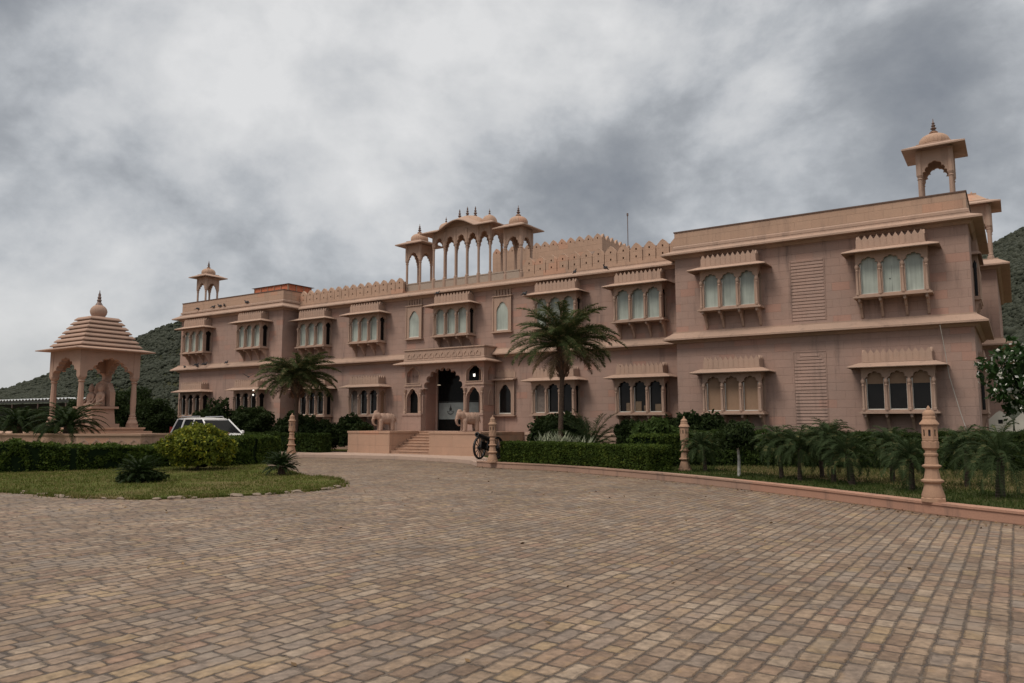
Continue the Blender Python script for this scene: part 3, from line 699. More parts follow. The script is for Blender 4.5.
for x0, x1 in ((fx0, ca - 1.36), (ca + 1.36, fx1)):              # pedestals and slim columns either side of the arch
    mb = MB(); mb.box(x0 - .05, x1 + .03, YP - .12, YP - .001, 1.2, 1.98); mb.box(x0 - .09, x1 + .07, YP - .16, YP - .001, 1.985, 2.08); mb.box(x0 - .08, x1 + .06, YP - .15, YP - .12, 1.2, 1.30)
    mb.build('porch_pedestal', WALL, porch)
    for xc in (x0 + .06, x1 - .08):
        mb = MB(); mb.lathe([(.085, 2.08), (.085, 2.2), (.055, 2.24), (.07, 2.3), (.05, 2.36), (.052, 2.75), (.045, 3.05), (.07, 3.1), (.05, 3.14), (.09, 3.26), (.10, 3.34)], 12, xc, YP - .05); mb.build('porch_column', TRIM, porch, smooth=True)
mb = MB(); pth = [(fx0, YM), (fx0, YP), (fx1, YP), (fx1, YM)]
mb.sweep(pth, [(0, 4.62), (.30, 4.64), (.44, 4.60), (.46, 4.63), (.44, 4.67), (.06, 4.80), (0, 4.80)]); mb.build('porch_eave', TRIM, porch)
mb = MB(); mb.sweep(pth, [(.03, 4.802), (.03, 5.36), (-.18, 5.36), (-.18, 4.802)]); mb.sweep(pth, [(.09, 5.362), (.09, 5.42), (-.22, 5.42), (-.22, 5.362)]); mb.sweep(pth, [(.06, 4.81), (.06, 4.88), (.031, 4.90)])
n = 13; w_ = (fx1 - fx0 - .3) / n
for i in range(n):
    c = fx0 + .15 + (i + .5) * w_; mb.prism([(c - w_ * .42, 4.93), (c + w_ * .42, 4.93), (c + w_ * .42, 5.08), (c, 5.26), (c - w_ * .42, 5.08)], [[(c - w_ * .26, 4.98), (c + w_ * .26, 4.98), (c + w_ * .26, 5.06), (c, 5.18), (c - w_ * .26, 5.06)]], YP - .058, YP - .031, 'xz')
mb.build('porch_parapet', TRIM, porch)
mb = MB(); mb.box(fx0 + .18, fx1 - .18, YP + .19, YM, 4.72, 4.80); mb.build('porch_roof', ROOFM, porch)
# glazed doors in the opening
mb = MB(); mb.box(-25.29, -22.61, 31.10, 31.12, 1.2, 4.74); dr = part(mb, 'glass_doors', DOORG)
mb = MB(); mb.box(-25.28, -22.62, 31.085, 31.099, 1.80, 2.66); mb.build('frosted_band', FROST, dr)
mb = MB()                                                          # round emblem: a flame over a ring of small letters
def seg2(a, b_, wd, y0=31.076, y1=31.084):
    v = Vector((b_[0] - a[0], b_[1] - a[1])).normalized() * wd / 2; nn = (-v.y, v.x)
    mb.prism([(a[0] + nn[0], a[1] + nn[1]), (b_[0] + nn[0], b_[1] + nn[1]), (b_[0] - nn[0], b_[1] - nn[1]), (a[0] - nn[0], a[1] - nn[1])], [], y0, y1, 'xz')
ex_, ez_ = -24.47, 2.26
mb.prism([(ex_ - .075, ez_ - .02), (ex_ + .05, ez_ - .02), (ex_ + .09, ez_ + .08), (ex_ + .03, ez_ + .16), (ex_ + .02, ez_ + .33), (ex_ - .03, ez_ + .17), (ex_ - .08, ez_ + .10)], [], 31.076, 31.084, 'xz')
for i in range(11):
    a = R(200 + i * 14); seg2((ex_ + .19 * math.cos(a), ez_ + .02 + .19 * math.sin(a)), (ex_ + .25 * math.cos(a), ez_ + .02 + .25 * math.sin(a)), .028)
seg2((ex_ - .16, ez_ - .05), (ex_ - .05, ez_ - .05), .018); seg2((ex_ + .05, ez_ - .05), (ex_ + .16, ez_ - .05), .018)
mb.build('emblem', BLACK, dr)
mb = MB()
for xx in (-24.45, -23.5): mb.box(xx - .025, xx + .025, 31.07, 31.099, 1.2, 4.74) if False else None
mb.box(-25.29, -22.61, 31.06, 31.098, 2.70, 2.74); mb.box(-25.29, -25.24, 31.06, 31.098, 1.2, 4.7); mb.box(-22.66, -22.61, 31.06, 31.098, 1.2, 4.7)
mb.build('door_frame', BLACK, dr)
LAMPW = emit('lit_lamp', (1.0, .95, .85), 1.3); LAMPD = emit('dim_lamp', (.9, .75, .55), .22)
mb = MB(); mb.lathe([(.09, 0), (.09, .03), (.0, .05)], 12, 0, 0, 0); lp = mb.build('ceiling_lamp', LAMPD, pal); lp.location = (-24.95 - PX, 30.7 - PY, 3.55)
mb = MB(); mb.box(-.05, .05, -.02, .02, -.07, .07); lp = mb.build('wall_lamp', LAMPW, pal); lp.location = (-22.42 - PX, 30.35 - PY, 3.98)
for zz in (3.62 - .0, 3.33):
    mb = MB(); mb.lathe([(.02, -.05), (.05, -.02), (.05, .03), (.02, .05)], 10, 0, 0, 0); lp = mb.build('window_lamp', LAMPW, pal); lp.location = (-37.95 - PX, 29.19 - PY, zz - .06)

# ---- roof chhatris
def chhatri_parts(root, c=.475, eave_half=.97, zt=2.65, sp=1.66, ap=2.30, slim=.07, top='dome', dsc=1.0, mats=(TRIM, PARA)):
    for sx in (-1, 1):
        for sy in (-1, 1):
            m2 = MB(); s_ = slim
            m2.lathe([(s_ * 1.6, 0), (s_ * 1.6, .30), (s_ * 1.1, .34), (s_ * 1.25, .40), (s_, .46), (s_, sp - .1), (s_ * 1.35, sp - .06), (s_ * 1.0, sp - .02), (s_ * 1.6, sp + .08), (s_ * 1.6, zt)], 8, sx * c, sy * c, rot=R(22.5))
            m2.build('column', TRIM, root)
    m2 = MB()
    for sg in (-1, 1):
        hole = arch(0, 2 * c - slim * 2.4, sp - .005, sp + .02, ap, 7, 5, -1.5, .55)
        hole = hole[1:-1]
        out = [(-c, zt)] + [(-c, sp)] + [(p_[0], p_[1]) for p_ in hole] + [(c, sp), (c, zt)]
        m2.prism(out, [], sg * c - .05, sg * c + .05, 'xz'); m2.prism(out, [], sg * c - .049, sg * c + .049, 'yz')
    m2.build('arcade', TRIM, root)
    m2 = MB(); e = eave_half; q = c + .03
    m2.sweep([(-q, q), (-q, -q), (q, -q), (q, q)], [(-.1, zt + .18), (-.1, zt + .10), (e - q, zt - .02), (e - q, zt + .035), (.04, zt + .22), (-.1, zt + .22)], closed=True)
    m2.box(-q - .03, q + .03, -q - .03, q + .03, zt + .12, zt + .26); m2.build('eave', TRIM, root)
    if top == 'dome':
        r = .46 * dsc
        m2 = MB(); m2.lathe([(r * 1.06, zt + .26), (r * 1.06, zt + .31), (r * .94, zt + .33)], 28, cap=True)
        pr3 = [(r * math.cos(a) ** .9 * (1.0 + .10 * math.sin(2 * a)), zt + .32 + .42 * dsc * math.sin(a)) for a in [math.pi / 2 * i / 10 for i in range(10)]] + [(.11, zt + .345 + .42 * dsc), (.14, zt + .37 + .42 * dsc), (.06, zt + .42 + .42 * dsc)]
        m2.lathe(pr3, 48, flute=.05, nfl=24); m2.build('dome', PARA, root, smooth=True)
        zf = zt + .38 + .42 * dsc
        m2 = MB(); m2.lathe([(.08, zf), (.10, zf + .04), (.045, zf + .08), (.105, zf + .15), (.045, zf + .20), (.075, zf + .26), (.035, zf + .30), (.055, zf + .35), (.02, zf + .40), (.010, zf + .52)], 12); m2.build('finial', METALF, root, smooth=True)
    else:
        m2 = MB(); m2.add([(-q, -q, zt + .24), (q, -q, zt + .24), (q, q, zt + .24), (-q, q, zt + .24), (-.2, -.2, zt + .66), (.2, -.2, zt + .66), (.2, .2, zt + .66), (-.2, .2, zt + .66)], [(0, 1, 5, 4), (1, 2, 6, 5), (2, 3, 7, 6), (3, 0, 4, 7), (4, 5, 6, 7)])
        m2.box(-.20, .20, -.20, .20, zt + .662, zt + .74); m2.build('roof_cap', PARA, root); m2 = MB(); m2.lathe([(.06, zt + .74), (.04, zt + .82), (.01, zt + .88)], 10); m2.build('finial', TRIM, root)
def chh_base(z=0):
    m2 = MB(); m2.box(-.62, .62, -.62, .62, -.45, -.001); return m2.build('roof_chhatri', PARA, pal)
c0 = chh_base(); chhatri_parts(c0); c0.location = (-2.03 - PX, 31.95 - PY, 9.06); c0.scale = (1.06, 1.06, 1.02)
for X_, Y_, Z_, S_ in ((-45.65, 31.1, 8.98, .93), (-27.43, 31.9, 8.83, 1), (-20.8, 31.9, 8.83, 1)):
    o = copy_tree(c0, pal); o.location = (X_ - PX, Y_ - PY, Z_); o.scale = (S_, S_, .99 if S_ == 1 else S_)
c1 = MB(); c1.box(-.8, .8, -.8, .8, -.5, -.001); c1 = c1.build('roof_chhatri', PARA, pal); chhatri_parts(c1, c=.62, eave_half=1.15, zt=2.75, top='cap', slim=.09); c1.location = (-1.22 - PX, 41.2 - PY, 8.9)
# ---- long roof pavilion over the entrance
mb = MB(); mb.box(-28.1, -20.1, 31.25, 33.2, 8.72, 8.83); pv = part(mb, 'roof_pavilion', PARA)
xs = [-25.97 + i * .752 for i in range(6)]; YB = 32.45; zt = 11.86
def pcol(x_, y_):
    m2 = MB(); s_ = .062; m2.lathe([(s_ * 1.7, 8.83), (s_ * 1.7, 9.35), (s_ * 1.1, 9.40), (s_, 9.48), (s_, 10.92), (s_ * 1.4, 10.96), (s_, 11.0), (s_ * 1.6, 11.1), (s_ * 1.6, zt)], 8, x_, y_, rot=R(22.5)); m2.build('column', TRIM, pv)
for x_ in xs: pcol(x_, 31.4); pcol(x_, YB)
mb = MB()
def arcade(a, b_, sp, ap, pl_, at, step):
    n_ = max(1, round((b_ - a) / step)); w1 = (b_ - a) / n_; out = [(a, zt), (a, sp)]
    for i in range(n_): c = a + (i + .5) * w1; out += arch(c, w1 - .13, sp - .01, sp, ap, 7, 5, -1.45, .5)[1:-1]
    out += [(b_, sp), (b_, zt)]; mb.prism(out, [], at - .045, at + .045, pl_)
arcade(xs[0], xs[-1], 10.94, 11.72, 'xz', 31.4, .752); arcade(xs[0], xs[-1], 10.94, 11.72, 'xz', YB, .752)
arcade(31.4, YB, 10.92, 11.62, 'yz', xs[0], 1.05); arcade(31.4, YB, 10.92, 11.62, 'yz', xs[-1], 1.05)
mb.build('arcade', TRIM, pv)
# eave with the curved bangla rise in the middle
def bang(x_):                                                    # height of the eave edge along the front
    u = abs(x_ + 24.09) / 1.25; return 11.80 + (.44 * math.cos(u * math.pi / 2) ** 1.2 if u < 1 else 0)
mb = MB(); N_ = 48; X0, X1 = xs[0] - .58, xs[-1] + .58; v = []; f = []
for i in range(N_ + 1):
    x_ = X0 + (X1 - X0) * i / N_; xi = min(max(x_, xs[0] - .05), xs[-1] + .05); zb = bang(x_)
    for (yy, zz, xx) in ((30.86, zb, x_), (30.86, zb + .05, x_), (31.36, zb + .26, xi), (31.36, zb + .18, xi)): v.append((xx, yy, zz))
for i in range(N_):
    for j in range(4): a = i * 4 + j; b2 = i * 4 + (j + 1) % 4; f.append((a, b2, b2 + 4, a + 4))
f += [(3, 2, 1, 0), tuple(N_ * 4 + j for j in range(4))]
mb.add(v, f); mb.add([(p_[0], 2 * 31.925 - p_[1], p_[2]) for p_ in v], f)
for sx, xe, xi in ((-1, X0, xs[0] - .05), (1, X1, xs[-1] + .05)):
    q = [(xe, 30.86, 11.80), (xe, 32.99, 11.80), (xi, 32.49, 11.98), (xi, 31.36, 11.98)]
    mb.add(q + [(a, b_, c_ + .05) for a, b_, c_ in q[:2]] + [(a, b_, c_ + .08) for a, b_, c_ in q[2:]], [(0, 1, 2, 3), (4, 5, 6, 7), (0, 1, 5, 4), (1, 2, 6, 5), (2, 3, 7, 6), (3, 0, 4, 7)])
mb.build('curved_eave', TRIM, pv)
mb = MB(); mb.box(xs[0] - .02, xs[-1] + .02, 31.38, 32.47, 11.87, 12.06)
# front wall filling under the curve
top = [(x_, bang(x_) + .2) for x_ in [xs[-1] - (xs[-1] - xs[0]) * i / 40 for i in range(41)]]
for yy in (31.37, 32.43): mb.prism([(xs[0], 11.861), (xs[-1], 11.861)] + top, [], yy, yy + .05, 'xz')
mb.build('attic', TRIM, pv)
mb = MB(); NV, NU = 14, 20; v = []; f = []                       # vaulted bangla dome
for i in range(NU + 1):
    u = -1 + 2 * i / NU
    for j in range(NV + 1):
        q = -1 + 2 * j / NV; hgt = .66 * (max(0, 1 - abs(u) ** 2.2) ** .62) * (max(0, 1 - abs(q) ** 2.2) ** .6)
        v.append((-24.09 + u * 1.22, 31.92 + q * .60, 12.04 + hgt))
for i in range(NU):
    for j in range(NV): a = i * (NV + 1) + j; f.append((a, a + NV + 1, a + NV + 2, a + 1))
mb.add(v, f); mb.build('vaulted_dome', PARA, pv, smooth=True)
for x_ in (-24.62, -24.09, -23.56):
    m2 = MB(); z_ = 12.72 if abs(x_ + 24.09) < .1 else 12.66; m2.lathe([(.07, z_ - .06), (.09, z_), (.045, z_ + .04), (.10, z_ + .12), (.045, z_ + .18), (.07, z_ + .26), (.03, z_ + .31), (.045, z_ + .37), (.01, z_ + .50)], 10, x_, 31.92); m2.build('finial', METALF, pv, smooth=True)
for x_ in (-25.55, -22.63):
    m2 = MB(); m2.lathe([(.42, 12.0), (.42, 12.10)] + [(.40 * math.cos(a) ** .8 + .0, 12.10 + .42 * math.sin(a)) for a in [math.pi / 2 * i / 8 for i in range(8)]] + [(.05, 12.56), (.02, 12.62)], 32, x_, 31.92, flute=.04, nfl=20); m2.build('small_dome', PARA, pv, smooth=True)
    m2 = MB(); z_ = 12.58; m2.lathe([(.045, z_), (.06, z_ + .05), (.02, z_ + .10), (.05, z_ + .16), (.015, z_ + .22), (.004, z_ + .32)], 10, x_, 31.92); m2.build('finial', METALF, pv, smooth=True)
JALI = plain('lattice_stone', (.34, .27, .22), .8, var=.3, sc=40)
mb = MB()
for a, b_ in [(-27.90, -26.96), (-26.96, -25.97)] + list(zip(xs, xs[1:])) + [(-22.21, -21.27), (-21.27, -20.33)]:
    mb.box(a + .09, b_ - .09, 31.37, 31.41, 8.86, 9.22); mb.box(a + .09, b_ - .09, 31.35, 31.43, 9.221, 9.28)
mb.build('railing', JALI, pv)
# ---- crenellated stair block behind
mb = MB(); mb.box(-26.0, -18.6, 37, 42, 8.7, 11.70); merlons(mb, -26.0, -18.6, 37.0, 11.701, 11.80, 12.10, 13, .14, True, False)
for i in range(9):
    a = 37 + i * .56 + .02; e = a + .52; c = (a + e) / 2
    mb.prism([(a, 11.701), (e, 11.701), (e, 11.80), (c, 12.10), (a, 11.80)], [], -18.76, -18.62, 'yz')
part(mb, 'stair_block', PARA)
mb = MB(); mb.box(-19.7, -18.9, 36.94, 36.999, 10.6, 11.1); part(mb, 'block_vent', plain('vent', (.30, .22, .18), .8))
# ---- orange sheeting on the left wing roof
mb = MB(); mb.box(-40.9, -37.65, 31.3, 33.2, 9.0, 10.28); ob = part(mb, 'roof_enclosure', ORANGE)
mb = MB()
for i in range(6): mb.box(-40.9 + i * .645 - .02, -40.9 + i * .645 + .025, 31.26, 31.299, 9.0, 10.28)
for i in range(4): mb.box(-37.649, -37.61, 31.3 + i * .6, 31.35 + i * .6, 9.0, 10.28)
mb.build('enclosure_rail', plain('rail_pale', (.35, .22, .15), .6), ob)
mb = MB(); mb.box(-41.1, -37.5, 31.2, 33.3, 10.282, 10.30); mb.build('enclosure_roof', COPE, ob)
mb = MB(); mb.tube([(-17.04, 37.0, 8.7), (-17.04, 37.0, 12.8)], .022, 6); mb.tube([(-17.04, 37, 12.8), (-17.04, 37, 12.95)], .05, 6); part(mb, 'antenna_mast', METALF)
mb = MB(); pts = [(-2.0, 29.0, 4.9), (-1.95, 29.2, 4.4), (-1.85, 29.55, 3.2), (-1.6, 29.6, 2.0), (-1.35, 29.55, 1.0), (-1.3, 29.5, .4)]; mb.tube(pts, .012, 6); part(mb, 'cable', plain('cable_grey', (.42, .40, .36), .6))

# ================================================================ entrance steps
st = thing('entrance_staircase', 'flight of stone steps between two pink plinths before the arched porch', 'stairs', (-24.05, 28.5, 0))
def at(o, p): o.location = (-p.location.x, -p.location.y, -p.location.z); return o
for x0, x1 in ((-28.1, -25.3), (-22.82, -19.9)):
    mb = MB(); mb.box(x0, x1, 27.4, 29.95, .15, 1.12); mb.box(x0 - .03, x1 + .03, 27.37, 29.95, 1.122, 1.215); mb.box(x0 - .02, x1 + .02, 27.385, 27.399, .15, .24); at(mb.build('plinth', PLIN, st), st)
for i in range(8):
    mb = MB(); z_ = .15 + (i + 1) * 1.05 / 8; y_ = 27.5 + i * .29; mb.box(-25.29, -22.83, y_, 29.95, .15 if i == 0 else z_ - 1.05 / 8 + .001, z_ - .03); mb.box(-25.29, -22.83, y_ - .03, 29.95, z_ - .0295, z_); at(mb.build('step', PLIN, st), st)
mb = MB(); mb.box(-28.1, -19.9, 29.952, 30.99, .0, 1.195); at(mb.build('landing', PLIN, st), st)
# ================================================================ voxel-merged sculpted forms
def sculpt(name, blobs, voxel, material, parent=None, smooth_it=2, z=None):
    """blobs: ('e', centre, radii, rot) ellipsoids or ('c', p0, p1, r0, r1) tapered limbs, merged into one skin"""
    bm = bmesh.new()
    for b_ in blobs:
        if b_[0] == 'e':
            rot = b_[3] if len(b_) > 3 else (0, 0, 0)
            from mathutils import Euler
            M = Matrix.Translation(b_[1]) @ Euler([R(q) for q in rot]).to_matrix().to_4x4() @ Matrix.Diagonal((*b_[2], 1))
            bmesh.ops.create_icosphere(bm, subdivisions=3, radius=1, matrix=M)
        else:
            p0, p1 = Vector(b_[1]), Vector(b_[2]); L = (p1 - p0).length; q = (p1 - p0).to_track_quat('Z', 'Y').to_matrix().to_4x4()
            bmesh.ops.create_cone(bm, cap_ends=True, segments=16, radius1=b_[3], radius2=b_[4], depth=L, matrix=Matrix.Translation((p0 + p1) / 2) @ q)
            for p_, r in ((p0, b_[3]), (p1, b_[4])): bmesh.ops.create_icosphere(bm, subdivisions=2, radius=r, matrix=Matrix.Translation(p_))
    me = bpy.data.meshes.new('tmp'); bm.to_mesh(me); bm.free()
    o = bpy.data.objects.new('tmp', me); C.objects.link(o)
    r_ = o.modifiers.new('r', 'REMESH'); r_.mode = 'VOXEL'; r_.voxel_size = voxel
    s_ = o.modifiers.new('s', 'SMOOTH'); s_.iterations = smooth_it; s_.factor = .6
    dg = bpy.context.evaluated_depsgraph_get(); me2 = bpy.data.meshes.new_from_object(o.evaluated_get(dg))
    bpy.data.objects.remove(o); me2.name = name; me2.materials.clear(); me2.materials.append(material); me2.shade_smooth()
    o = bpy.data.objects.new(name, me2); C.objects.link(o)
    if parent is not None: o.parent = parent
    return o

# ---- elephants (statues) facing -Y
def elephant(loc, rz, label):
    t_ = thing('elephant_statue', label, 'statue', loc, rz, 'stone elephants on the plinths')
    B = [('e', (0, .14, .58), (.255, .38, .27), (0, 0, 0)), ('e', (0, -.12, .60), (.23, .26, .26)), ('e', (0, .34, .56), (.225, .24, .26)),
         ('e', (0, -.40, .76), (.175, .19, .19), (-15, 0, 0)), ('e', (.05, -.43, .91), (.08, .10, .08)), ('e', (-.05, -.43, .91), (.08, .10, .08)),
         ('c', (0, -.52, .68), (0, -.585, .50), .10, .075), ('c', (0, -.585, .50), (0, -.56, .36), .075, .055), ('c', (0, -.56, .36), (0, -.48, .28), .055, .042), ('c', (0, -.48, .28), (0, -.41, .28), .042, .034),
         ('c', (.07, -.50, .60), (.10, -.63, .55), .026, .016), ('c', (-.07, -.50, .60), (-.10, -.63, .55), .026, .016),
         ('c', (0, .56, .66), (0, .62, .40), .025, .018)]
    for sx in (-1, 1):
        B += [('c', (sx * .13, -.20, .50), (sx * .135, -.22, .08), .118, .098), ('c', (sx * .13, .36, .50), (sx * .135, .38, .08), .128, .10),
              ('e', (sx * .135, -.25, .045), (.088, .095, .045)), ('e', (sx * .135, .39, .045), (.088, .095, .045)),
              ('e', (sx * .17, -.33, .70), (.035, .10, .16), (0, sx * 12, sx * -25))]
    sculpt('body', B, .018, SCULPT, t_)
    for sx in (-1, 1): sculpt('ear', [('e', (sx * .185, -.31, .70), (.025, .095, .15), (0, sx * 14, sx * -28))], .012, SCULPT, t_)
    mb = MB(); mb.box(-.27, .27, -.14, .34, .60, .845, .05) if False else mb.sweep([(-.262, -.02), (.262, -.02), (.262, .32), (-.262, .32)], [(0, .55), (.012, .55), (.012, .60), (0, .60)], closed=True)
    for y_ in (0, .16, .32): mb.tube([(.262 * math.cos(a), y_, .58 + .278 * math.sin(a)) for a in [math.pi * i / 14 for i in range(15)]], .012, 6)
    mb.build('saddle_cloth', SCULPT, t_)
    mb = MB(); mb.box(-.28, .28, -.40, .58, -.001, .03); mb.build('base', SCULPT, t_); t_.scale = (1.0, 1.0, 1.03); return t_
elephant((-26.25, 28.05, 1.217), R(-32), 'carved stone elephant on the left plinth, facing the forecourt beside the dark shrubs')
elephant((-21.05, 28.05, 1.217), R(-30), 'carved stone elephant on the right plinth, in front of the glass doors')

# ---- stone lanterns along the kerb
def lantern(loc, label, s=1.0):
    t_ = thing('stone_lantern', label, 'lamp', loc, random.uniform(0, .3), 'carved stone lanterns around the forecourt'); t_.scale = (s, s, s); return t_
l0 = lantern((-1.37, 15.98, .215), 'carved pink stone lantern on the kerb, nearest the camera before the young palms')
mb = MB(); o8 = R(22.5)
mb.lathe([(.235, 0), (.235, .07), (.215, .085)], 8, rot=o8); mb.build('foot', LAMPST, l0)
mb = MB(); mb.lathe([(.20, .085), (.205, .12), (.150, .30), (.140, .36), (.195, .40), (.20, .43), (.145, .46), (.118, .62), (.115, .66), (.165, .70), (.17, .725), (.12, .75), (.105, .90), (.125, .93), (.125, .96), (.10, .98), (.10, 1.03), (.145, 1.08), (.15, 1.20), (.135, 1.215)], 16, flute=.06, nfl=8)
mb.build('shaft', LAMPST, l0, smooth=True)
mb = MB()                                                          # octagonal light box with slots
mb.lathe([(.150, 1.22), (.155, 1.25), (.15, 1.27)], 8, rot=o8)
for i in range(8):
    a = i * math.pi / 4; mb.M = Matrix.Rotation(a, 4, 'Z'); hw_ = .15 * math.tan(R(22.5)) * .985
    mb.prism([(-hw_, 1.272), (hw_, 1.272), (hw_, 1.52), (-hw_, 1.52)], [arch(0, .042, 1.32, 1.43, 1.455, 1)], -.142, -.122, 'xz')
mb.M = Matrix(); mb.lathe([(.155, 1.521), (.165, 1.54), (.155, 1.555)], 8, rot=o8); mb.build('light_box', LAMPST, l0)
mb = MB(); mb.lathe([(.07, 1.272), (.07, 1.52)], 8); mb.build('lamp_glass', plain('lamp_inner', (.13, .11, .13), .5), l0)
mb = MB(); mb.lathe([(.195, 1.556), (.19, 1.58), (.125, 1.66), (.13, 1.70), (.115, 1.73)], 8, rot=o8); mb.lathe([(.105, 1.731), (.115, 1.76), (.105, 1.80), (.07, 1.84), (.035, 1.855), (.04, 1.875), (.03, 1.90), (.008, 1.94)], 16, flute=.04, nfl=12); mb.build('lamp_cap', LAMPST, l0, smooth=True)
l0.scale = (.90,) * 3
for loc, lab, s in (((-8.62, 22.6, .17), 'carved stone lantern between the long clipped hedge and the first young palm', .86), ((-16.0, 22.8, .2), 'carved pale stone lantern beside the black cannon wheel', .88), ((-29.3, 24.85, .15), 'carved stone lantern standing apart before the dark shrubs on the left', 1.0)):
    o = copy_tree(l0); o.location = loc; o.scale = (s,) * 3; o['label'] = lab

# ---- cannon
ca_ = thing('cannon', 'black old cannon on two spoked wheels beside the right plinth', 'cannon', (-18.0, 25.35, .15), R(4))
CAST = plain('cast_iron', (.018, .017, .017), .5, .4, var=.3)
for sx in (-1, 1):
    r = .46; mb = MB(); mb.M = Matrix.Translation((sx * .42, 0, r)) @ Matrix.Rotation(R(90), 4, 'Y')
    mb.lathe([(r, -.035), (r, .035), (r - .07, .035), (r - .07, -.035), (r, -.035)], 32, cap=False); w0 = mb.build('wheel', CAST, ca_)
    mb = MB(); mb.M = Matrix.Translation((sx * .42, 0, r)) @ Matrix.Rotation(R(90), 4, 'Y'); mb.lathe([(.05, -.09), (.075, -.06), (.075, .06), (.05, .09)], 12); mb.build('hub', CAST, w0)
    for i in range(12):
        a = i * math.pi / 6; mb = MB(); mb.tube([(sx * .42, .06 * math.cos(a), r + .06 * math.sin(a)), (sx * .42, (r - .06) * math.cos(a), r + (r - .06) * math.sin(a))], .018, 6); mb.build('spoke', plain('spoke_metal', (.035, .035, .036), .5, .3) if i == 0 and sx < 0 else bpy.data.materials['spoke_metal'], w0)
mb = MB(); mb.tube([(-.44, 0, .46), (.44, 0, .46)], .03, 8); mb.build('axle', CAST, ca_)
mb = MB(); mb.M = Matrix.Translation((0, .02, .80)) @ Matrix.Rotation(R(90 - 14), 4, 'X')
mb.lathe([(.02, -.52), (.05, -.50), (.03, -.46), (.11, -.42), (.125, -.38), (.115, -.34), (.11, 0), (.12, .02), (.10, .06), (.088, .55), (.10, .57), (.085, .60), (.08, .80), (.105, .88), (.10, .92), (.055, .925), (.05, .80)], 20); mb.build('barrel', CAST, ca_, smooth=True)
for sx in (-1, 1):
    mb = MB(); mb.prism([(-.35, .50), (-.30, .74), (.2, .66), (1.15, .10), (1.15, .0), (1.0, .0), (.1, .38), (-.2, .40)], [], sx * .16 - .03, sx * .16 + .03, 'yz'); mb.build('carriage_cheek', CAST, ca_)

# ---- big garden pavilion
gx, gy, gz = -36.9, 19.25, 1.40
gp = thing('garden_chhatri', 'large freestanding sandstone pavilion with stepped pyramid roof on four columns', 'pavilion', (gx, gy, 0))
mb = MB(); mb.box(-1.9, 1.9, -1.9, 1.9, 0, 1.22); mb.box(-1.62, 1.62, -1.62, 1.62, 1.222, gz - .08); mb.box(-1.68, 1.68, -1.68, 1.68, gz - .079, gz); mb.build('platform', PLIN, gp)
cc = 1.25
for sx in (-1, 1):
    for sy in (-1, 1):
        mb = MB(); X_, Y_ = sx * cc, sy * cc
        mb.box(X_ - .20, X_ + .20, Y_ - .20, Y_ + .20, gz + .001, gz + .14); mb.lathe([(.24, gz + .141), (.25, gz + .22), (.17, gz + .38), (.18, gz + .46), (.13, gz + .50), (.15, gz + .58), (.115, gz + .62), (.135, gz + 1.2), (.105, gz + 2.08), (.155, gz + 2.14), (.11, gz + 2.18), (.19, gz + 2.30), (.20, gz + 2.36)], 8, X_, Y_, rot=R(22.5)); mb.build('column', SCULPT, gp)
zt2 = gz + 3.58; mb = MB()
for sg in (-1, 1):
    hole = arch(0, 2 * cc - .34, gz + 2.35, gz + 2.40, gz + 3.32, 9, 6, -1.7, .6)[1:-1]
    out = [(-cc - .17, zt2), (-cc - .17, gz + 2.362)] + [(cc * -1 + .17, gz + 2.362)] + hole[1:-1] + [(cc - .17, gz + 2.362), (cc + .17, gz + 2.362), (cc + .17, zt2)]
    mb.prism(out, [], sg * cc - .15, sg * cc + .15, 'xz'); mb.prism(out, [], sg * cc - .152, sg * cc + .148, 'yz')
mb.build('arcade', SCULPT, gp)
mb = MB(); q = cc + .17; e = 1.62
mb.sweep([(-q, q), (-q, -q), (q, -q), (q, q)], [(-.2, zt2 + .10), (-.2, zt2 + .002), (0, zt2 + .002), (e - q, zt2 + .04), (e - q + .28, zt2 + .02), (e - q + .28, zt2 + .06), (.05, zt2 + .17), (-.2, zt2 + .17)], closed=True); mb.build('eave', SCULPT, gp)
mb = MB(); mb.box(-1.41, 1.41, -1.41, 1.41, zt2 + .08, zt2 + .172)
NSTEP = 7
for i in range(NSTEP):
    a = 1.46 - i * .118; z0 = zt2 + .175 + i * .217
    mb.box(-a + .10, a - .10, -a + .10, a - .10, z0, z0 + .065)
    mb.box(-a, a, -a, a, z0 + .0655, z0 + .115); mb.box(-a + .012, a - .012, -a + .012, a - .012, z0 + .1155, z0 + .2165, .095)
mb.build('stepped_roof', SCULPT, gp)
zr = zt2 + .175 + NSTEP * .217
mb = MB(); mb.lathe([(.36, zr), (.36, zr + .05), (.30, zr + .07)], 24); mb.lathe([(.27, zr + .071), (.34, zr + .19), (.365, zr + .32), (.33, zr + .45), (.25, zr + .56), (.15, zr + .63)], 48, flute=.06, nfl=20); mb.build('dome', SCULPT, gp, smooth=True)
mb = MB(); zf = zr + .61; mb.lathe([(.18, zf), (.13, zf + .10), (.08, zf + .18), (.11, zf + .26), (.07, zf + .32), (.09, zf + .40), (.055, zf + .46), (.065, zf + .54), (.03, zf + .62), (.01, zf + .76)], 14); mb.build('finial', METALF, gp, smooth=True)
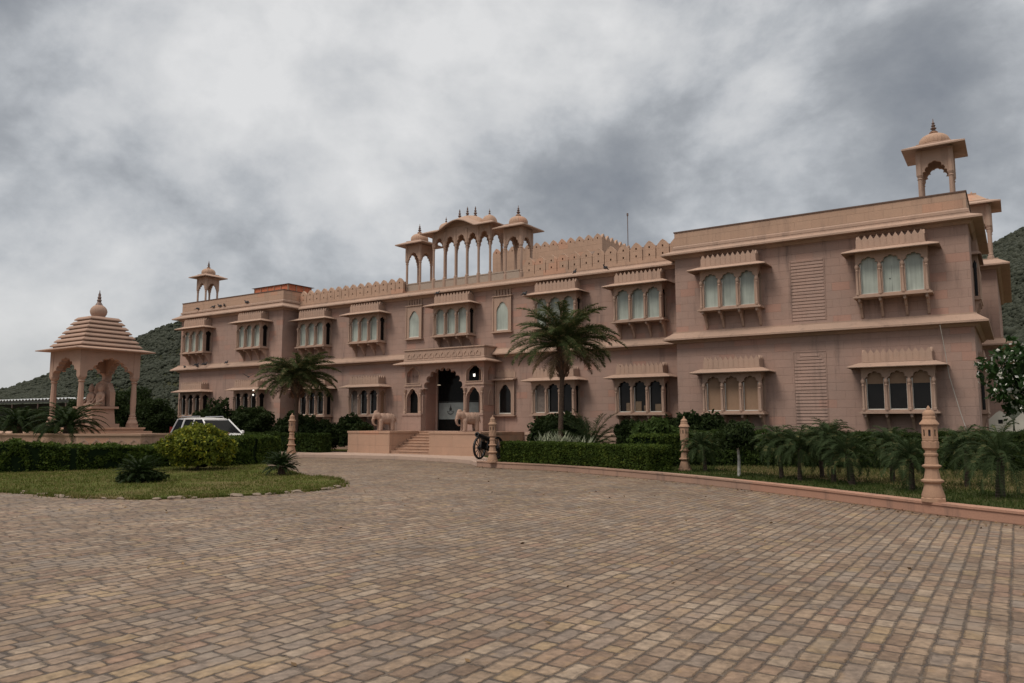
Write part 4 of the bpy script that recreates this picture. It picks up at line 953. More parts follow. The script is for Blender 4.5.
# the sculpture inside
SGS = 1.0; sg_ = thing('stone_sculpture', 'carved pink stone group of seated figures on a pedestal inside the garden pavilion', 'sculpture', (gx + .05, gy + .1, gz))
mb = MB(); mb.box(-.80, .80, -.62, .62, .001, .16); mb.box(-.68, .68, -.5, .5, .162, .82, .05); mb.box(-.76, .76, -.58, .58, .822, .92); mb.build('pedestal', SCULPT, sg_)
def seated(x, y, s, face=-1):
    return [('c', (x, y, .98), (x, y, 1.42), .17 * s, .15 * s), ('e', (x, y, 1.42), (.23 * s, .13 * s, .13 * s)), ('c', (x, y, 1.45), (x, y, 1.62), .06, .055), ('e', (x, y - .01, 1.70), (.10 * s, .115 * s, .135 * s)), ('c', (x, y, 1.80), (x, y, 1.92), .10 * s, .04 * s), ('e', (x, y - .12, 1.68), (.02, .03, .03)),
            ('c', (x - .21 * s, y, 1.42), (x - .26 * s, y - .08, 1.20), .06, .05), ('c', (x - .26 * s, y - .08, 1.20), (x - .14 * s, y - .24, 1.10), .05, .04), ('c', (x + .21 * s, y, 1.42), (x + .26 * s, y - .08, 1.20), .06, .05), ('c', (x + .26 * s, y - .08, 1.20), (x + .14 * s, y - .24, 1.10), .05, .04),
            ('c', (x - .1, y, 1.0), (x - .30 * s, y - .26, 1.0), .10, .08), ('c', (x - .30 * s, y - .26, 1.0), (x + .05, y - .30, .98), .08, .06), ('c', (x + .1, y, 1.0), (x + .30 * s, y - .26, 1.0), .10, .08), ('c', (x + .30 * s, y - .26, 1.0), (x - .05, y - .32, .98), .08, .06)]
mb = MB(); mb.prism([(-.72, .922), (.72, .922), (.72, 1.55), (.45, 1.95), (0, 2.1), (-.45, 1.95), (-.72, 1.55)], [], .2, .42, 'xz'); mb.build('backing_slab', SCULPT, sg_)
for x_, y_, s in ((-.32, -.05, 1.05), (.34, .0, 1.1)): sculpt('figure', seated(x_, y_, s), .022, SCULPT, sg_)
sg_.scale = (1.12, 1.12, 1.08)
# terrace with low carved wall
tr = thing('garden_terrace', 'low pink stone retaining wall with carved panels before the garden pavilion', 'wall', (-36, 14, 0))
tp = [(-62, 8.5), (-40, 11.6), (-36.4, 12.9), (-33.2, 15.3), (-30.7, 15.5), (-28.9, 17.0), (-29.2, 21.25), (-62, 21.25)]
tl = [(a + 36, b_ - 14) for a, b_ in tp]
tl2 = tl
mb = MB(); mb.prism(tl, [[(gx - 2.351 + 36, gy - 2.351 - 14), (gx + 2.351 + 36, gy - 2.351 - 14), (gx + 2.351 + 36, gy + 2.0 - 14), (gx - 2.351 + 36, gy + 2.0 - 14)]] if False else [], 0, 1.12, 'xy'); mb.build('retaining_wall', PLIN, tr)
mb = MB(); mb.sweep(tl[:7], [(-.25, 1.122), (.05, 1.122), (.05, 1.20), (-.25, 1.20)]); mb.build('wall_coping', PLIN, tr)
mb = MB()
for a, b_ in zip(tl[:6], tl[1:7]):
    L = math.dist(a, b_); n_ = int(L / .45)
    for i in range(n_):
        u = (i + .5) / n_; px_, py_ = a[0] + (b_[0] - a[0]) * u, a[1] + (b_[1] - a[1]) * u; an = math.atan2(b_[1] - a[1], b_[0] - a[0])
        if px_ < -12: continue
        mb.M = Matrix.Translation((px_, py_, 0)) @ Matrix.Rotation(an, 4, 'Z'); mb.prism([(-.17, .55), (.17, .55), (.17, .85), (0, 1.0), (-.17, .85)], [[(-.11, .6), (.11, .6), (.11, .83), (0, .93), (-.11, .83)]], -.02, -.001, 'xz')
mb.M = Matrix(); mb.build('carved_relief', SCULPT, tr)
mb = MB(); mb.prism([(a * .995 - .3, b_ + .35) for a, b_ in tl[:7]] + [(-26, 6.6)], [], 1.121, 1.15, 'xy') if False else None

# ---- shed with ribbed white sheeting edge
sh = thing('shed', 'long dark open shed with a white corrugated roof edge at far left', 'shed', (-62, 33, 0), R(0))
mb = MB(); 
def rib_sheet(mb, x0, x1, y0, y1, z0, z1, step=.28, amp=.06):
    n_ = int((x1 - x0) / step) * 2; v = []; f = []
    for i in range(n_ + 1):
        x_ = x0 + (x1 - x0) * i / n_; dz_ = amp if i % 2 else 0
        v += [(x_, y0, z0 + dz_), (x_, y1, z1 + dz_), (x_, y0, z0 + dz_ - .03), (x_, y1, z1 + dz_ - .03)]
    for i in range(n_): a = i * 4; f += [(a, a + 4, a + 5, a + 1), (a + 2, a + 3, a + 7, a + 6), (a, a + 2, a + 6, a + 4), (a + 1, a + 5, a + 7, a + 3)]
    mb.add(v, f)
SHX0, SHX1 = -26, -5.2
rib_sheet(mb, SHX0, SHX1, 0, 3, 3.60, 3.66, .60, .16); mb.build('roof_sheet', TIN, sh)
mb = MB(); mb.box(SHX0, SHX1, -.02, .05, 3.40, 3.56); mb.box(SHX0, SHX1, 2.4, 2.5, 0, 3.4); mb.build('shade_fill', plain('shed_shade', (.03, .032, .03), .9), sh)  # near-black fill painted in for the shade under the shed roof
for i in range(5):
    mb = MB(); x_ = SHX0 + .5 + i * 4.9; mb.tube([(x_, .1, 0), (x_, .1, 3.3)], .06, 8); mb.build('post', METALF, sh)

# ---- white boundary wall on the right
ww = thing('boundary_wall', 'white painted crenellated wall with square holes behind the flowering tree', 'wall', (-.9, 31.8, 0))
mb = MB(); mb.box(0, 26, 0, .2, 0, 1.35)
n_ = 34; w_ = 26 / n_
for i in range(n_):
    a = i * w_ + .03; e = a + w_ - .06; c = (a + e) / 2
    mb.prism([(a, 1.351), (e, 1.351), (e, 1.75), (c + .12, 1.98), (c, 2.06), (c - .12, 1.98), (a, 1.75)], [[(c - .07, 1.60), (c + .07, 1.60), (c + .07, 1.74), (c - .07, 1.74)]], 0, .2, 'xz')
    mb.box(c - .07 + w_ / 2, c + .07 + w_ / 2, -.002, .001, .95, 1.10) if False else None
mb.build('wall', WHITEW, ww)
mb = MB()
for i in range(n_):
    c = i * w_ + w_; mb.box(c - .075, c + .075, -.012, -.001, 1.02, 1.17)
    mb.box(c - w_ / 2 - .08, c - w_ / 2 + .08, .1, .11, 1.59, 1.75)
mb.build('dark_hole_plate', BLACK, ww)  # black plates on and in the wall paint the dark inside of holes

# ================================================================ plants
def quads(n, P, Nrm, size, asp=1.7, tilt=.9):
    """n leaf quads at P, loosely facing Nrm"""
    d_ = rng.normal(size=(n, 3)); d_ = Nrm * (1 - tilt) + d_ * tilt; d_ /= np.linalg.norm(d_, axis=1)[:, None] + 1e-9
    u = np.cross(d_, rng.normal(size=(n, 3))); u /= np.linalg.norm(u, axis=1)[:, None] + 1e-9; w_ = np.cross(d_, u)
    s = size * rng.uniform(.6, 1.35, (n, 1)); a = u * s * asp / 2; b_ = w_ * s / 2
    v = np.stack([P - a, P + b_ * .9 - a * .1, P + a, P - b_ * .9 - a * .1], 1).reshape(-1, 3)
    f = np.arange(4 * n).reshape(-1, 4); return v, f
def leafmesh(name, v, f, material, parent):
    return mk(name, v.tolist(), f.tolist(), material, parent)
def bumpy(P, s, amp): return np.array([1 + amp * noise.noise(Vector(p) * s) for p in P.tolist()])[:, None]
def shrub(name, label, cat, loc, rx, ry, h, leaf=.07, n=2600, material=None, stem=.15, core=.80, amp=.45, group=None, bark=None, fl=None, z_lo=-.75):
    material = material or SHRUB
    t_ = thing(name, label, cat, loc, random.uniform(0, 6), group)
    D = rng.normal(size=(n, 3)); D /= np.linalg.norm(D, axis=1)[:, None]; D = D[D[:, 2] > z_lo]; m_ = len(D)
    off = rng.uniform(0, 50, 3); rad = bumpy(D * 1.0 + off, 2.2, amp)
    rz_ = (h - stem) / 2 if z_lo < -.5 else (h - stem)
    cz = stem + rz_ if z_lo < -.5 else stem
    S = np.array([rx, ry, rz_])
    P = D * S * rad * rng.uniform(.86, 1.06, (m_, 1)) + np.array([0, 0, cz]); P[:, 2] = np.maximum(P[:, 2], .02)
    v, f = quads(m_, P, D, leaf, 1.6, .75); leafmesh('foliage', v, f, material, t_)
    bm = bmesh.new(); bmesh.ops.create_icosphere(bm, subdivisions=3, radius=1)
    for q in bm.verts:
        r_ = 1 + amp * noise.noise(Vector(q.co + Vector(off)) * 2.2); q.co = Vector((q.co.x * rx * r_ * core, q.co.y * ry * r_ * core, cz + q.co.z * rz_ * r_ * core))
        q.co.z = max(q.co.z, .01)
    me = bpy.data.meshes.new('dark_core'); bm.to_mesh(me); bm.free(); me.materials.append(CORE); o = bpy.data.objects.new('dark_core', me); C.objects.link(o); o.parent = t_  # solid dark blob, stands in for shade between the leaves
    mb = MB(); 
    for i in range(4):
        a = random.uniform(0, 6.3); mb.tube([(0.04 * math.cos(a), .04 * math.sin(a), 0), (rx * .35 * math.cos(a), ry * .35 * math.sin(a), cz)], [.03, .015], 6)
    if bark is not False: mb.build('stem', bark or BARK2, t_)
    if fl:
        nf, fs = fl; i_ = rng.choice(m_, nf); v, f = quads(nf, P[i_] * np.array([1.03, 1.03, 1.0]), D[i_], fs, 1.1, .5); leafmesh('blossom', v, f, PETAL, t_)
    return t_
def hedge(label, path, th, h, material, leaf=.055, dens=700, amp=.05, ragged=0., z=.17, group=None):
    t_ = thing('hedge', label, 'hedge', (path[0][0], path[0][1], z), 0, group)
    P0 = Vector((path[0][0], path[0][1])); pth = [(a - P0.x, b_ - P0.y) for a, b_ in path]
    mb = MB(); hh_ = h if not callable(h) else None
    L = [0]
    for a, b_ in zip(pth, pth[1:]): L.append(L[-1] + math.dist(a, b_))
    # solid dark core standing for the shade inside the hedge
    k_ = .05; v = []; f = []; n_ = max(8, int(L[-1] / .25))
    def pos(s):
        i = max(j for j in range(len(L)) if L[j] <= s + 1e-9); i = min(i, len(pth) - 2); u = (s - L[i]) / (L[i+1] - L[i]); a, b_ = pth[i], pth[i+1]
        tx, ty = b_[0] - a[0], b_[1] - a[1]; q = math.hypot(tx, ty); return a[0] + tx * u, a[1] + ty * u, ty / q, -tx / q
    H = (lambda s: h) if not callable(h) else h
    for i in range(n_ + 1):
        s = .07 + (L[-1] - .14) * i / n_; x_, y_, nx, ny = pos(s); hz_ = H(s) - k_ + amp * .5 * noise.noise(Vector((s * 1.5, 3, 0)))
        for (o_, zz) in ((-th / 2 + k_, 0), (-th / 2 + k_, hz_), (th / 2 - k_, hz_), (th / 2 - k_, 0)): v.append((x_ + nx * o_, y_ + ny * o_, zz))
    for i in range(n_):
        for j in range(4): a = i * 4 + j; b2 = i * 4 + (j + 1) % 4; f.append((a, b2, b2 + 4, a + 4))
    f += [(3, 2, 1, 0), tuple(n_ * 4 + j for j in range(4))]
    mk('dark_core', v, f, CORE, t_)
    # leaves on the skin
    hm = max(H(L[-1] * q / 10) for q in range(11)); area = L[-1] * (2 * hm + th) + 2 * th * hm; n = int(area * dens); P = []; N = []
    for _ in range(n):
        s = random.uniform(-.02, L[-1] + .02); sc_ = min(max(s, 0), L[-1]); x_, y_, nx, ny = pos(sc_); c_ = random.random(); hz_ = H(sc_)
        if c_ < .40: o_, zz, nn = th / 2, random.random() ** .8 * hz_, (nx, ny, 0)
        elif c_ < .52: o_, zz, nn = -th / 2, random.random() * hz_, (-nx, -ny, 0)
        elif c_ < .86: o_, zz, nn = random.uniform(-th / 2, th / 2), hz_, (0, 0, 1)
        else:
            e_ = random.random() < .5; sc_ = 0 if e_ else L[-1]; x_, y_, nx, ny = pos(sc_); o_, zz = random.uniform(-th / 2, th / 2), random.random() * H(sc_); nn = (ny if e_ else -ny, -nx if e_ else nx, 0)
        b_ = amp * noise.noise(Vector(((x_ + P0.x) * 2.2, (y_ + P0.y) * 2.2, zz * 2.5))) * 1.6 + random.uniform(-.04, .025) + (ragged * random.random() ** 3 if nn[2] else 0)
        P.append((x_ + nx * o_ + nn[0] * b_, y_ + ny * o_ + nn[1] * b_, max(.02, zz + nn[2] * b_))); N.append(nn)
    v, f = quads(len(P), np.array(P), np.array(N, float), leaf, 1.8, .8); leafmesh('foliage', v, f, material, t_); return t_

def frond_geo(P, F_, base, az, el, L, droop, ll, nl, wd=.02, vee=.5, up=.0, taper=.75, seg=10):
    """arching rachis with two rows of leaflets, appended to vertex list P and face list F_"""
    dh = Vector((math.cos(az), math.sin(az), 0)); side = Vector((-math.sin(az), math.cos(az), 0))
    pts = []; p = Vector(base); e = el
    for i in range(seg + 1):
        pts.append(p.copy()); e2 = e - droop * (i / seg) ** 1.3
        p = p + (dh * math.cos(e2) + Vector((0, 0, 1)) * math.sin(e2)) * (L / seg)
    for i in range(seg):       # rachis as a thin two-sided strip pair
        a, b_ = pts[i], pts[i+1]; r0 = .016 * (1 - i / seg) * L / 2 + .004; k_ = len(P)
        P += [a + side * r0, a - side * r0, b_ - side * r0 * .9, b_ + side * r0 * .9]; F_.append((k_, k_+1, k_+2, k_+3))
        P += [a + Vector((0, 0, r0)), a - Vector((0, 0, r0)), b_ - Vector((0, 0, r0)), b_ + Vector((0, 0, r0))]; F_.append((k_+4, k_+5, k_+6, k_+7))
    for i in range(nl):
        u = .12 + .88 * (i + random.random() * .6) / nl; s = u * seg; j = min(int(s), seg - 1); q = pts[j].lerp(pts[j+1], s - j); tn = (pts[j+1] - pts[j]).normalized(); nu = side.cross(tn).normalized()
        if nu.z < 0: nu = -nu
        l_ = ll * (math.sin(math.pi * min(1, .12 + u * .9)) ** .6) * random.uniform(.82, 1.12)
        for sg in (-1, 1):
            dr = (side * sg * math.cos(vee) + nu * math.sin(vee) * random.uniform(-.3, 1.6) + tn * random.uniform(.35, 1.0)).normalized()
            m1 = q + dr * l_ * .5; tip = q + dr * l_ + Vector((0, 0, -1)) * l_ * (.22 + up); wv = tn.cross(dr).normalized(); wv = (tn * .8 + wv * .4).normalized() * wd / 2
            k_ = len(P); P += [q - wv, q + wv, m1 + wv, m1 - wv, tip]; F_.append((k_, k_+1, k_+2, k_+3)); F_.append((k_+3, k_+2, k_+4))
BARKD = plain('dark_palm_bark', (.045, .032, .024), .95, var=.4, sc=18)
DEADF = plain('dry_frond', (.13, .085, .045), .9, var=.35)
def palm(name, label, cat, loc, trunk_h, r0, nf, L, el0, el1, droop, ll, nl, wd, material, boot=0.0, lean=(0, 0), group=None, bark=None, vee=.5, top=0):
    t_ = thing(name, label, cat, loc, 0, group)
    mb = MB(); n_ = 14; prof = []
    for i in range(n_ * 3 + 1):
        u = i / (n_ * 3); r = r0 * (1 - .25 * u) * (1 + .10 * (i % 3 == 0)); 
        if boot and u > 1 - boot: r *= 1 + 1.9 * math.sin(math.pi * min(1, (u - 1 + boot) / boot * .8 + .05))
        prof.append((r, u * trunk_h))
    mb.lathe(prof, 12)
    mb.v = [(x_ + lean[0] * (z_ / trunk_h) ** 1.5, y_ + lean[1] * (z_ / trunk_h) ** 1.5, z_) for x_, y_, z_ in mb.v]; mb.build('trunk', bark or BARK, t_)
    if boot:
        mb = MB()
        for i in range(90):
            a = random.uniform(0, 6.28); z_ = trunk_h * (1 - boot) + random.random() * trunk_h * boot; rr_ = r0 * 2.6; u = z_ / trunk_h
            b0 = Vector((lean[0] * u + rr_ * .7 * math.cos(a), lean[1] * u + rr_ * .7 * math.sin(a), z_)); b1 = b0 + Vector((math.cos(a) * .10, math.sin(a) * .10, .16)); mb.tube([b0, b1], [.045, .015], 4)
        mb.build('leaf_bases', plain('leaf_base', (.14, .075, .045), .9, var=.4, sc=14), t_)
    P = []; F_ = []
    for i in range(nf):
        u = (i + .5) / nf; el = el0 + (el1 - el0) * u + random.uniform(-.1, .1); az = i * 2.39996 + random.uniform(-.25, .25)
        base = Vector((lean[0], lean[1], trunk_h - .05 + .12 * u)) + Vector((math.cos(az), math.sin(az), 0)) * r0 * .7
        frond_geo(P, F_, base, az, el, L * random.uniform(.85, 1.1) * (1 - .12 * abs(u - .5)), droop * random.uniform(.85, 1.2), ll, nl, wd, vee)
    mk('crown', [tuple(p) for p in P], F_, material, t_)
    if boot:
        P = []; F_ = []
        for i in range(9): az = i * .7 + random.uniform(-.2, .2); frond_geo(P, F_, Vector((lean[0] + r0 * math.cos(az), lean[1] + r0 * math.sin(az), trunk_h - .2)), az, random.uniform(-.5, -.1), L * random.uniform(.45, .7), 1.1, ll * .7, nl // 2, wd, vee)
        mk('dead_fronds', [tuple(p) for p in P], F_, DEADF, t_)
    return t_

# tall date palms
palm('date_palm', 'tall date palm before the main facade, right of the porch, with a shaggy crown', 'palm tree', (-14.72, 25.5, .17), 4.40, .10, 56, 2.5, .02, 1.42, 1.35, .44, 120, .020, PALML, boot=.27, lean=(.18, .0))
palm('date_palm', 'smaller date palm left of the steps before the left bay windows', 'palm tree', (-30.95, 26.5, .12), 3.75, .12, 64, 2.25, -.05, 1.15, 1.30, .44, 100, .024, PALML, boot=.27)
# young palms on the lawn
pyg = [((-7.98, 22.6), .62, 'young palm first from the left on the lawn, next to the lantern'), ((-5.28, 20.8), .72, 'bushy young palm right of the white stemmed sapling'), ((-4.75, 20.5), .60, 'slim young palm squeezed beside a bushier one'), ((-4.45, 21.7), .72, 'young palm standing slightly back in the middle of the row'), ((-3.92, 20.45), .78, 'young palm left of the thick trunked palm in the middle'), ((-3.42, 19.9), .62, 'thick trunked young palm in the middle of the lawn row'), ((-2.66, 21.0), .70, 'young palm set back left of the nearest lantern'), ((-2.03, 19.0), .55, 'dark stemmed young palm just left of the nearest lantern'), ((-1.05, 20.4), .66, 'young palm standing back right of the nearest lantern'), ((-.38, 18.1), .62, 'largest young palm near the right edge of the photo')]
for i, ((x_, y_), th_, lab) in enumerate(pyg):
    big = i == 9; k_ = 1.25 if big else random.uniform(.86, 1.02)
    palm('young_palm', lab, 'palm tree', (x_, y_, .17), th_ * random.uniform(1.1, 1.4), .085 if i in (5, 9) else .06, 46, .84 * k_, -.45, 1.52, 1.75, .18, 50, .0085, PYGML, group='young palms on the right lawn', bark=BARKD, lean=(random.uniform(-.08, .05), 0), vee=.35)
shrub('sapling', 'small sapling with a whitewashed stem on the right lawn', 'tree', (-6.5, 21.1, .17), .50, .5, 1.5, .06, 1900, SHRUB, stem=.62, core=.7, bark=False)
mb = MB(); mb.tube([(0, 0, 0), (.02, 0, .45), (-.02, .01, .95)], [.045, .04, .03], 8); q = mb.build('trunk', WBARK, [o for o in bpy.data.objects if o.name.startswith('sapling')][0])
# hedges
fr = [(-15.75, 23.0 + .45), (-13.5, 23.15), (-11.2, 22.55), (-9.0, 21.5)]
hedge('long clipped box hedge along the kerb between the two stone lanterns', [(x_, y_ + .05) for x_, y_ in fr], .95, .74, HEDGE, .042, 1500, .05, ragged=.05)
hedge('tall clipped hedge along the right wing wall behind the young palms', [(-9.8, 25.9), (-4, 27.4), (2.2, 28.4)], 1.0, 1.12, HEDGE2, .07, 620, .07, group=None)
hedge('short clipped hedge joining the long hedge to the wall behind the second lantern', [(-10.25, 23.2), (-10.2, 25.6)], 1.0, 1.05, HEDGE, .06, 500, .06)
hl = [(-34, 6.0), (-29.5, 9.6), (-27.9, 11.7), (-27.0, 13.4), (-26.75, 15.4), (-26.2, 17.4)]
hedge('wide dark hedge on the left island before the garden pavilion', hl, 1.3, lambda s: .80 + .10 * math.sin(s * .9) + .05 * math.sin(s * 2.3), HEDGE, .06, 800, .12, ragged=.12, z=.04)
hedge('clipped hedge right of the yellow croton bush, end of the island', [(-25.0, 17.4), (-25.2, 18.9), (-26.4, 21.0)], 1.3, 1.02, HEDGE, .06, 800, .07, ragged=.05, z=.04)
hedge('dark low hedge behind the left lantern by the drive', [(-35.5, 26.3), (-31.5, 26.5), (-28.9, 26.7)], .8, .95, HEDGE2, .07, 500, .08, z=.12)
# shrubs
shrub('croton_bush', 'round yellow green croton bush on the left island in front of the white car', 'bush', (-23.45, 15.85, .04), 1.05, 1.05, 1.50, .075, 6500, CROTON, stem=.02, core=.84, amp=.32)
SH = [(-17.0, 28.2, .62, .6, 1.72, SHRUB, 'small dark round shrub left of the tall date palm, next to the porch'), (-15.9, 27.9, 1.0, .8, 1.85, SHRUB, 'broad dark shrub directly behind the left side of the tall date palm'),
      (-12.35, 26.6, .5, .5, 1.65, SHRUB, 'round dark shrub right of the feathery palm behind the long hedge'), (-11.2, 27.6, .55, .5, 1.6, SHRUB, 'small dark shrub under the fourth lower bay from the right'),
      (-10.7, 25.3, .85, .8, 1.6, SHRUBL, 'light green spreading shrub left of the second lantern'), (-10.1, 27.9, .9, .6, 1.85, SHRUB, 'dark shrub against the inner corner of the right wing'),
      (-28.9, 28.4, 1.1, .8, 1.75, SHRUB, 'dark shrub touching the left plinth behind the left elephant'), (-30.5, 27.7, 1.2, .9, 1.55, SHRUB, 'low dark shrub between the left date palm and the plinth'), (-33.1, 28.3, 1.3, 1.0, 2.0, SHRUB, 'big dark shrub left of the smaller date palm'),
      (-35.6, 27.4, 1.4, 1.1, 2.3, SHRUB, 'tall dark shrub at the inner corner of the left wing'), (-41.4, 28.1, 1.0, .8, 2.15, SHRUB, 'dark shrub behind the rear of the white car'), (-44.0, 28.3, 1.3, .9, 1.55, SHRUBL, 'grey green shrub under the leftmost lower bay'),
      (-47.5, 26.6, 2.2, 1.6, 3.6, SHRUB, 'big dark bush beyond the garden pavilion, left of the car'), (-45.2, 24.6, 1.7, 1.4, 3.2, SHRUB, 'dark bush right of the garden pavilion column'), (-43.6, 26.3, 1.2, 1.2, 2.9, SHRUB, 'dark rounded bush just behind the rear bumper of the white car'), (-52.0, 27.0, 2.0, 1.8, 2.9, SHRUB, 'rounded tree seen through the garden pavilion arch'), (-57.5, 26.0, 2.3, 1.8, 2.3, SHRUB, 'dark bush under the shed behind the garden pavilion')]
for x_, y_, rx, ry, h_, mm, lab in SH: shrub('shrub', lab, 'shrub', (x_, y_, .12), rx, ry, h_, .10 if h_ > 1.5 else .075, int(2200 * rx * h_) + 500, mm)
# conical tree by the left wing
shrub('conical_tree', 'dark conical tree in front of the second lower bay of the left wing', 'tree', (-38.9, 27.6, .12), .85, .8, 2.75, .10, 4200, SHRUB, stem=.1, amp=.55, core=.7)
# feathery low palm and pale strap-leaved plant behind the long hedge
palm('low_palm', 'low feathery palm without trunk behind the long hedge', 'palm tree', (-13.6, 25.9, .17), .45, .08, 26, 1.75, .35, 1.45, 1.0, .30, 50, .014, PYGML)
VAR = plain('variegated_leaf', (.24, .26, .17), .6, var=.3)
sp = thing('strap_leaved_plant', 'pale variegated strap leaved plants in a row just behind the long hedge', 'plant', (-14.2, 24.45, .17)); P = []; F_ = []
for i in range(150):
    x0_, y0_ = random.uniform(-.8, 1.3), random.uniform(-.1, .2); a = random.uniform(0, 6.28); h_ = random.uniform(.92, 1.2) if x0_ < .3 else random.uniform(.85, 1.05); k_ = len(P)
    P += [(x0_ - .02, y0_, 0), (x0_ + .02, y0_, 0), (x0_ + .1 * math.cos(a) + .02, y0_ + .1 * math.sin(a), h_ * .7), (x0_ + .1 * math.cos(a) - .02, y0_ + .1 * math.sin(a), h_ * .7), (x0_ + .3 * math.cos(a), y0_ + .3 * math.sin(a), h_)]; F_ += [(k_, k_+1, k_+2, k_+3), (k_+3, k_+2, k_+4)]
mk('leaf_blades', P, F_, VAR, sp)
# cycads
palm('cycad', 'small dark cycad on the left grass island in front of the hedge', 'cycad', (-19.9, 11.75, .04), .20, .12, 64, .64, -.05, 1.35, .9, .13, 44, .013, CYCL, vee=.25)
palm('cycad', 'small cycad with arching fronds near the right tip of the island', 'cycad', (-19.0, 15.75, .04), .26, .12, 64, .60, .0, 1.35, 1.0, .12, 44, .012, CYCL, vee=.25)
palm('cycad', 'large cycad on the terrace before the garden pavilion, with pale upper fronds', 'cycad', (-32.0, 15.75, 1.14), .42, .19, 60, 1.5, -.1, 1.15, 1.4, .22, 80, .014, CYCL, vee=.25)
palm('cycad', 'large cycad at the far left edge of the terrace', 'cycad', (-35.0, 15.2, 1.14), .42, .18, 60, 1.5, -.1, 1.15, 1.4, .22, 80, .014, CYCL, vee=.25)
shrub('shrub', 'tiny clipped shrub at the foot of the small cycad on the island', 'shrub', (-19.95, 11.8, .04), .62, .5, .30, .05, 1500, SHRUB, stem=0, core=.8, amp=.4)
shrub('shrub', 'little green shrub beside the large cycad on the terrace', 'shrub', (-34.0, 15.9, 1.12), .5, .4, .35, .06, 700, SHRUBL, stem=0)
# flowering tree, right edge
ft = shrub('flowering_tree', 'dark leaved tree covered in white blossom at the right edge', 'tree', (.75, 24.2, .17), 1.25, 1.15, 3.5, .13, 2600, PLUML, stem=1.55, core=.55, amp=.7, fl=(620, .115))
# rough stones along the island edge
STN = [stone('edge_stone', (.19, .145, .11), (.27, .22, .175), joints=False, stain=.3)]
rocks = []
for i in range(4):
    bm = bmesh.new(); bmesh.ops.create_icosphere(bm, subdivisions=2, radius=1)
    for q in bm.verts: q.co *= 1 + .35 * noise.noise(q.co * 1.3 + Vector((i * 7, 0, 0))); q.co = Vector((q.co.x * .12, q.co.y * .075, max(-.02, q.co.z * .04)))
    me = bpy.data.meshes.new('edge_stone'); bm.to_mesh(me); bm.free(); me.materials.append(STN[0]); rocks.append(me)
for i in range(64):
    s = 9 + i * .56 + random.uniform(-.3, .3); j = int(s)
    if math.sin(i * 1.7) + math.sin(i * .45) < .0 and i % 5: continue
    if j + 1 >= len(ISL): break
    a, b_ = ISL[j], ISL[j+1]; u = s - j; o = bpy.data.objects.new('edge_stone', rocks[i % 4]); C.objects.link(o)
    o.location = (a[0] + (b_[0]-a[0])*u + random.uniform(-.08, .08), a[1] + (b_[1]-a[1])*u + random.uniform(-.07, .09), .02); o.rotation_euler = (0, 0, math.atan2(b_[1]-a[1], b_[0]-a[0]) + random.uniform(-.5, .5)); q = random.uniform(.5, 1.25); o.scale = (q, q * random.uniform(.8, 1.3), q)
    tag(o, 'rough flat stone edging the left lawn island', 'stone', 'rough stones edging the lawn island')

# ================================================================ white car
car = thing('parked_car', 'white SUV parked behind the yellow croton bush, nose towards the hotel entrance', 'car', (-32.8, 22.9, 0), R(-4)); car.scale = (1.05,) * 3
CARW, t, b = mat('car_paint'); b.inputs['Base Color'].default_value = (.74, .75, .75, 1); b.inputs['Roughness'].default_value = .28; b.inputs['Coat Weight'].default_value = .5
CGL = glassy('car_glass', (.008, .009, .010), .15, .05); RUB = plain('rubber', (.015, .015, .015), .8); CHR = plain('chrome', (.45, .45, .46), .2, .9)
def loft(stations, n=16):
    """stations: (x, half_width, z_bottom, z_top, roundness) closed cross-sections"""
    mb = MB(); v = []; f = []
    for x_, hw_, z0, z1, e_ in stations:
        for i in range(n):
            a = 2 * math.pi * i / n + math.pi / n; c_, s_ = math.cos(a), math.sin(a)
            v.append((x_, hw_ * math.copysign(abs(c_) ** e_, c_), (z0 + z1) / 2 + (z1 - z0) / 2 * math.copysign(abs(s_) ** e_, s_)))
    for j in range(len(stations) - 1):
        for i in range(n): a, b_ = j * n + i, j * n + (i + 1) % n; f.append((a, b_, b_ + n, a + n))
    f += [tuple(range(n - 1, -1, -1)), tuple((len(stations) - 1) * n + i for i in range(n))]
    return mb.add(v, f)
body = loft([(-2.28, .74, .50, .98, .35), (-2.20, .86, .36, 1.10, .35), (-1.7, .91, .28, 1.14, .32), (-.8, .92, .26, 1.12, .30), (.6, .92, .26, 1.10, .30), (1.0, .92, .26, 1.09, .32), (1.6, .90, .28, 1.03, .34), (2.05, .86, .30, .95, .36), (2.24, .78, .38, .84, .38), (2.30, .66, .45, .72, .4)]).build('body', CARW, car, smooth=True)
def cabin(lo, hi, name, material, par, sh=0.0):
    mb = MB(); v = []; (xa, xb, wl, zl), (xc, xd, wh, zh) = lo, hi
    mb.add([(xa, -wl, zl), (xb, -wl, zl), (xb, wl, zl), (xa, wl, zl), (xc, -wh, zh), (xd, -wh, zh), (xd, wh, zh), (xc, wh, zh)], [(0, 3, 2, 1), (4, 5, 6, 7), (0, 1, 5, 4), (1, 2, 6, 5), (2, 3, 7, 6), (3, 0, 4, 7)]); return mb.build(name, material, par)
cabin((-2.12, 1.12, .845, 1.05), (-1.80, .28, .66, 1.70), 'windows', CGL, car)
rf = loft([(-1.98, .58, 1.66, 1.72, .5), (-1.85, .66, 1.655, 1.755, .5), (-.8, .69, 1.66, 1.80, .5), (.1, .67, 1.66, 1.765, .5), (.34, .60, 1.655, 1.70, .5)]).build('roof', CARW, car, smooth=True)
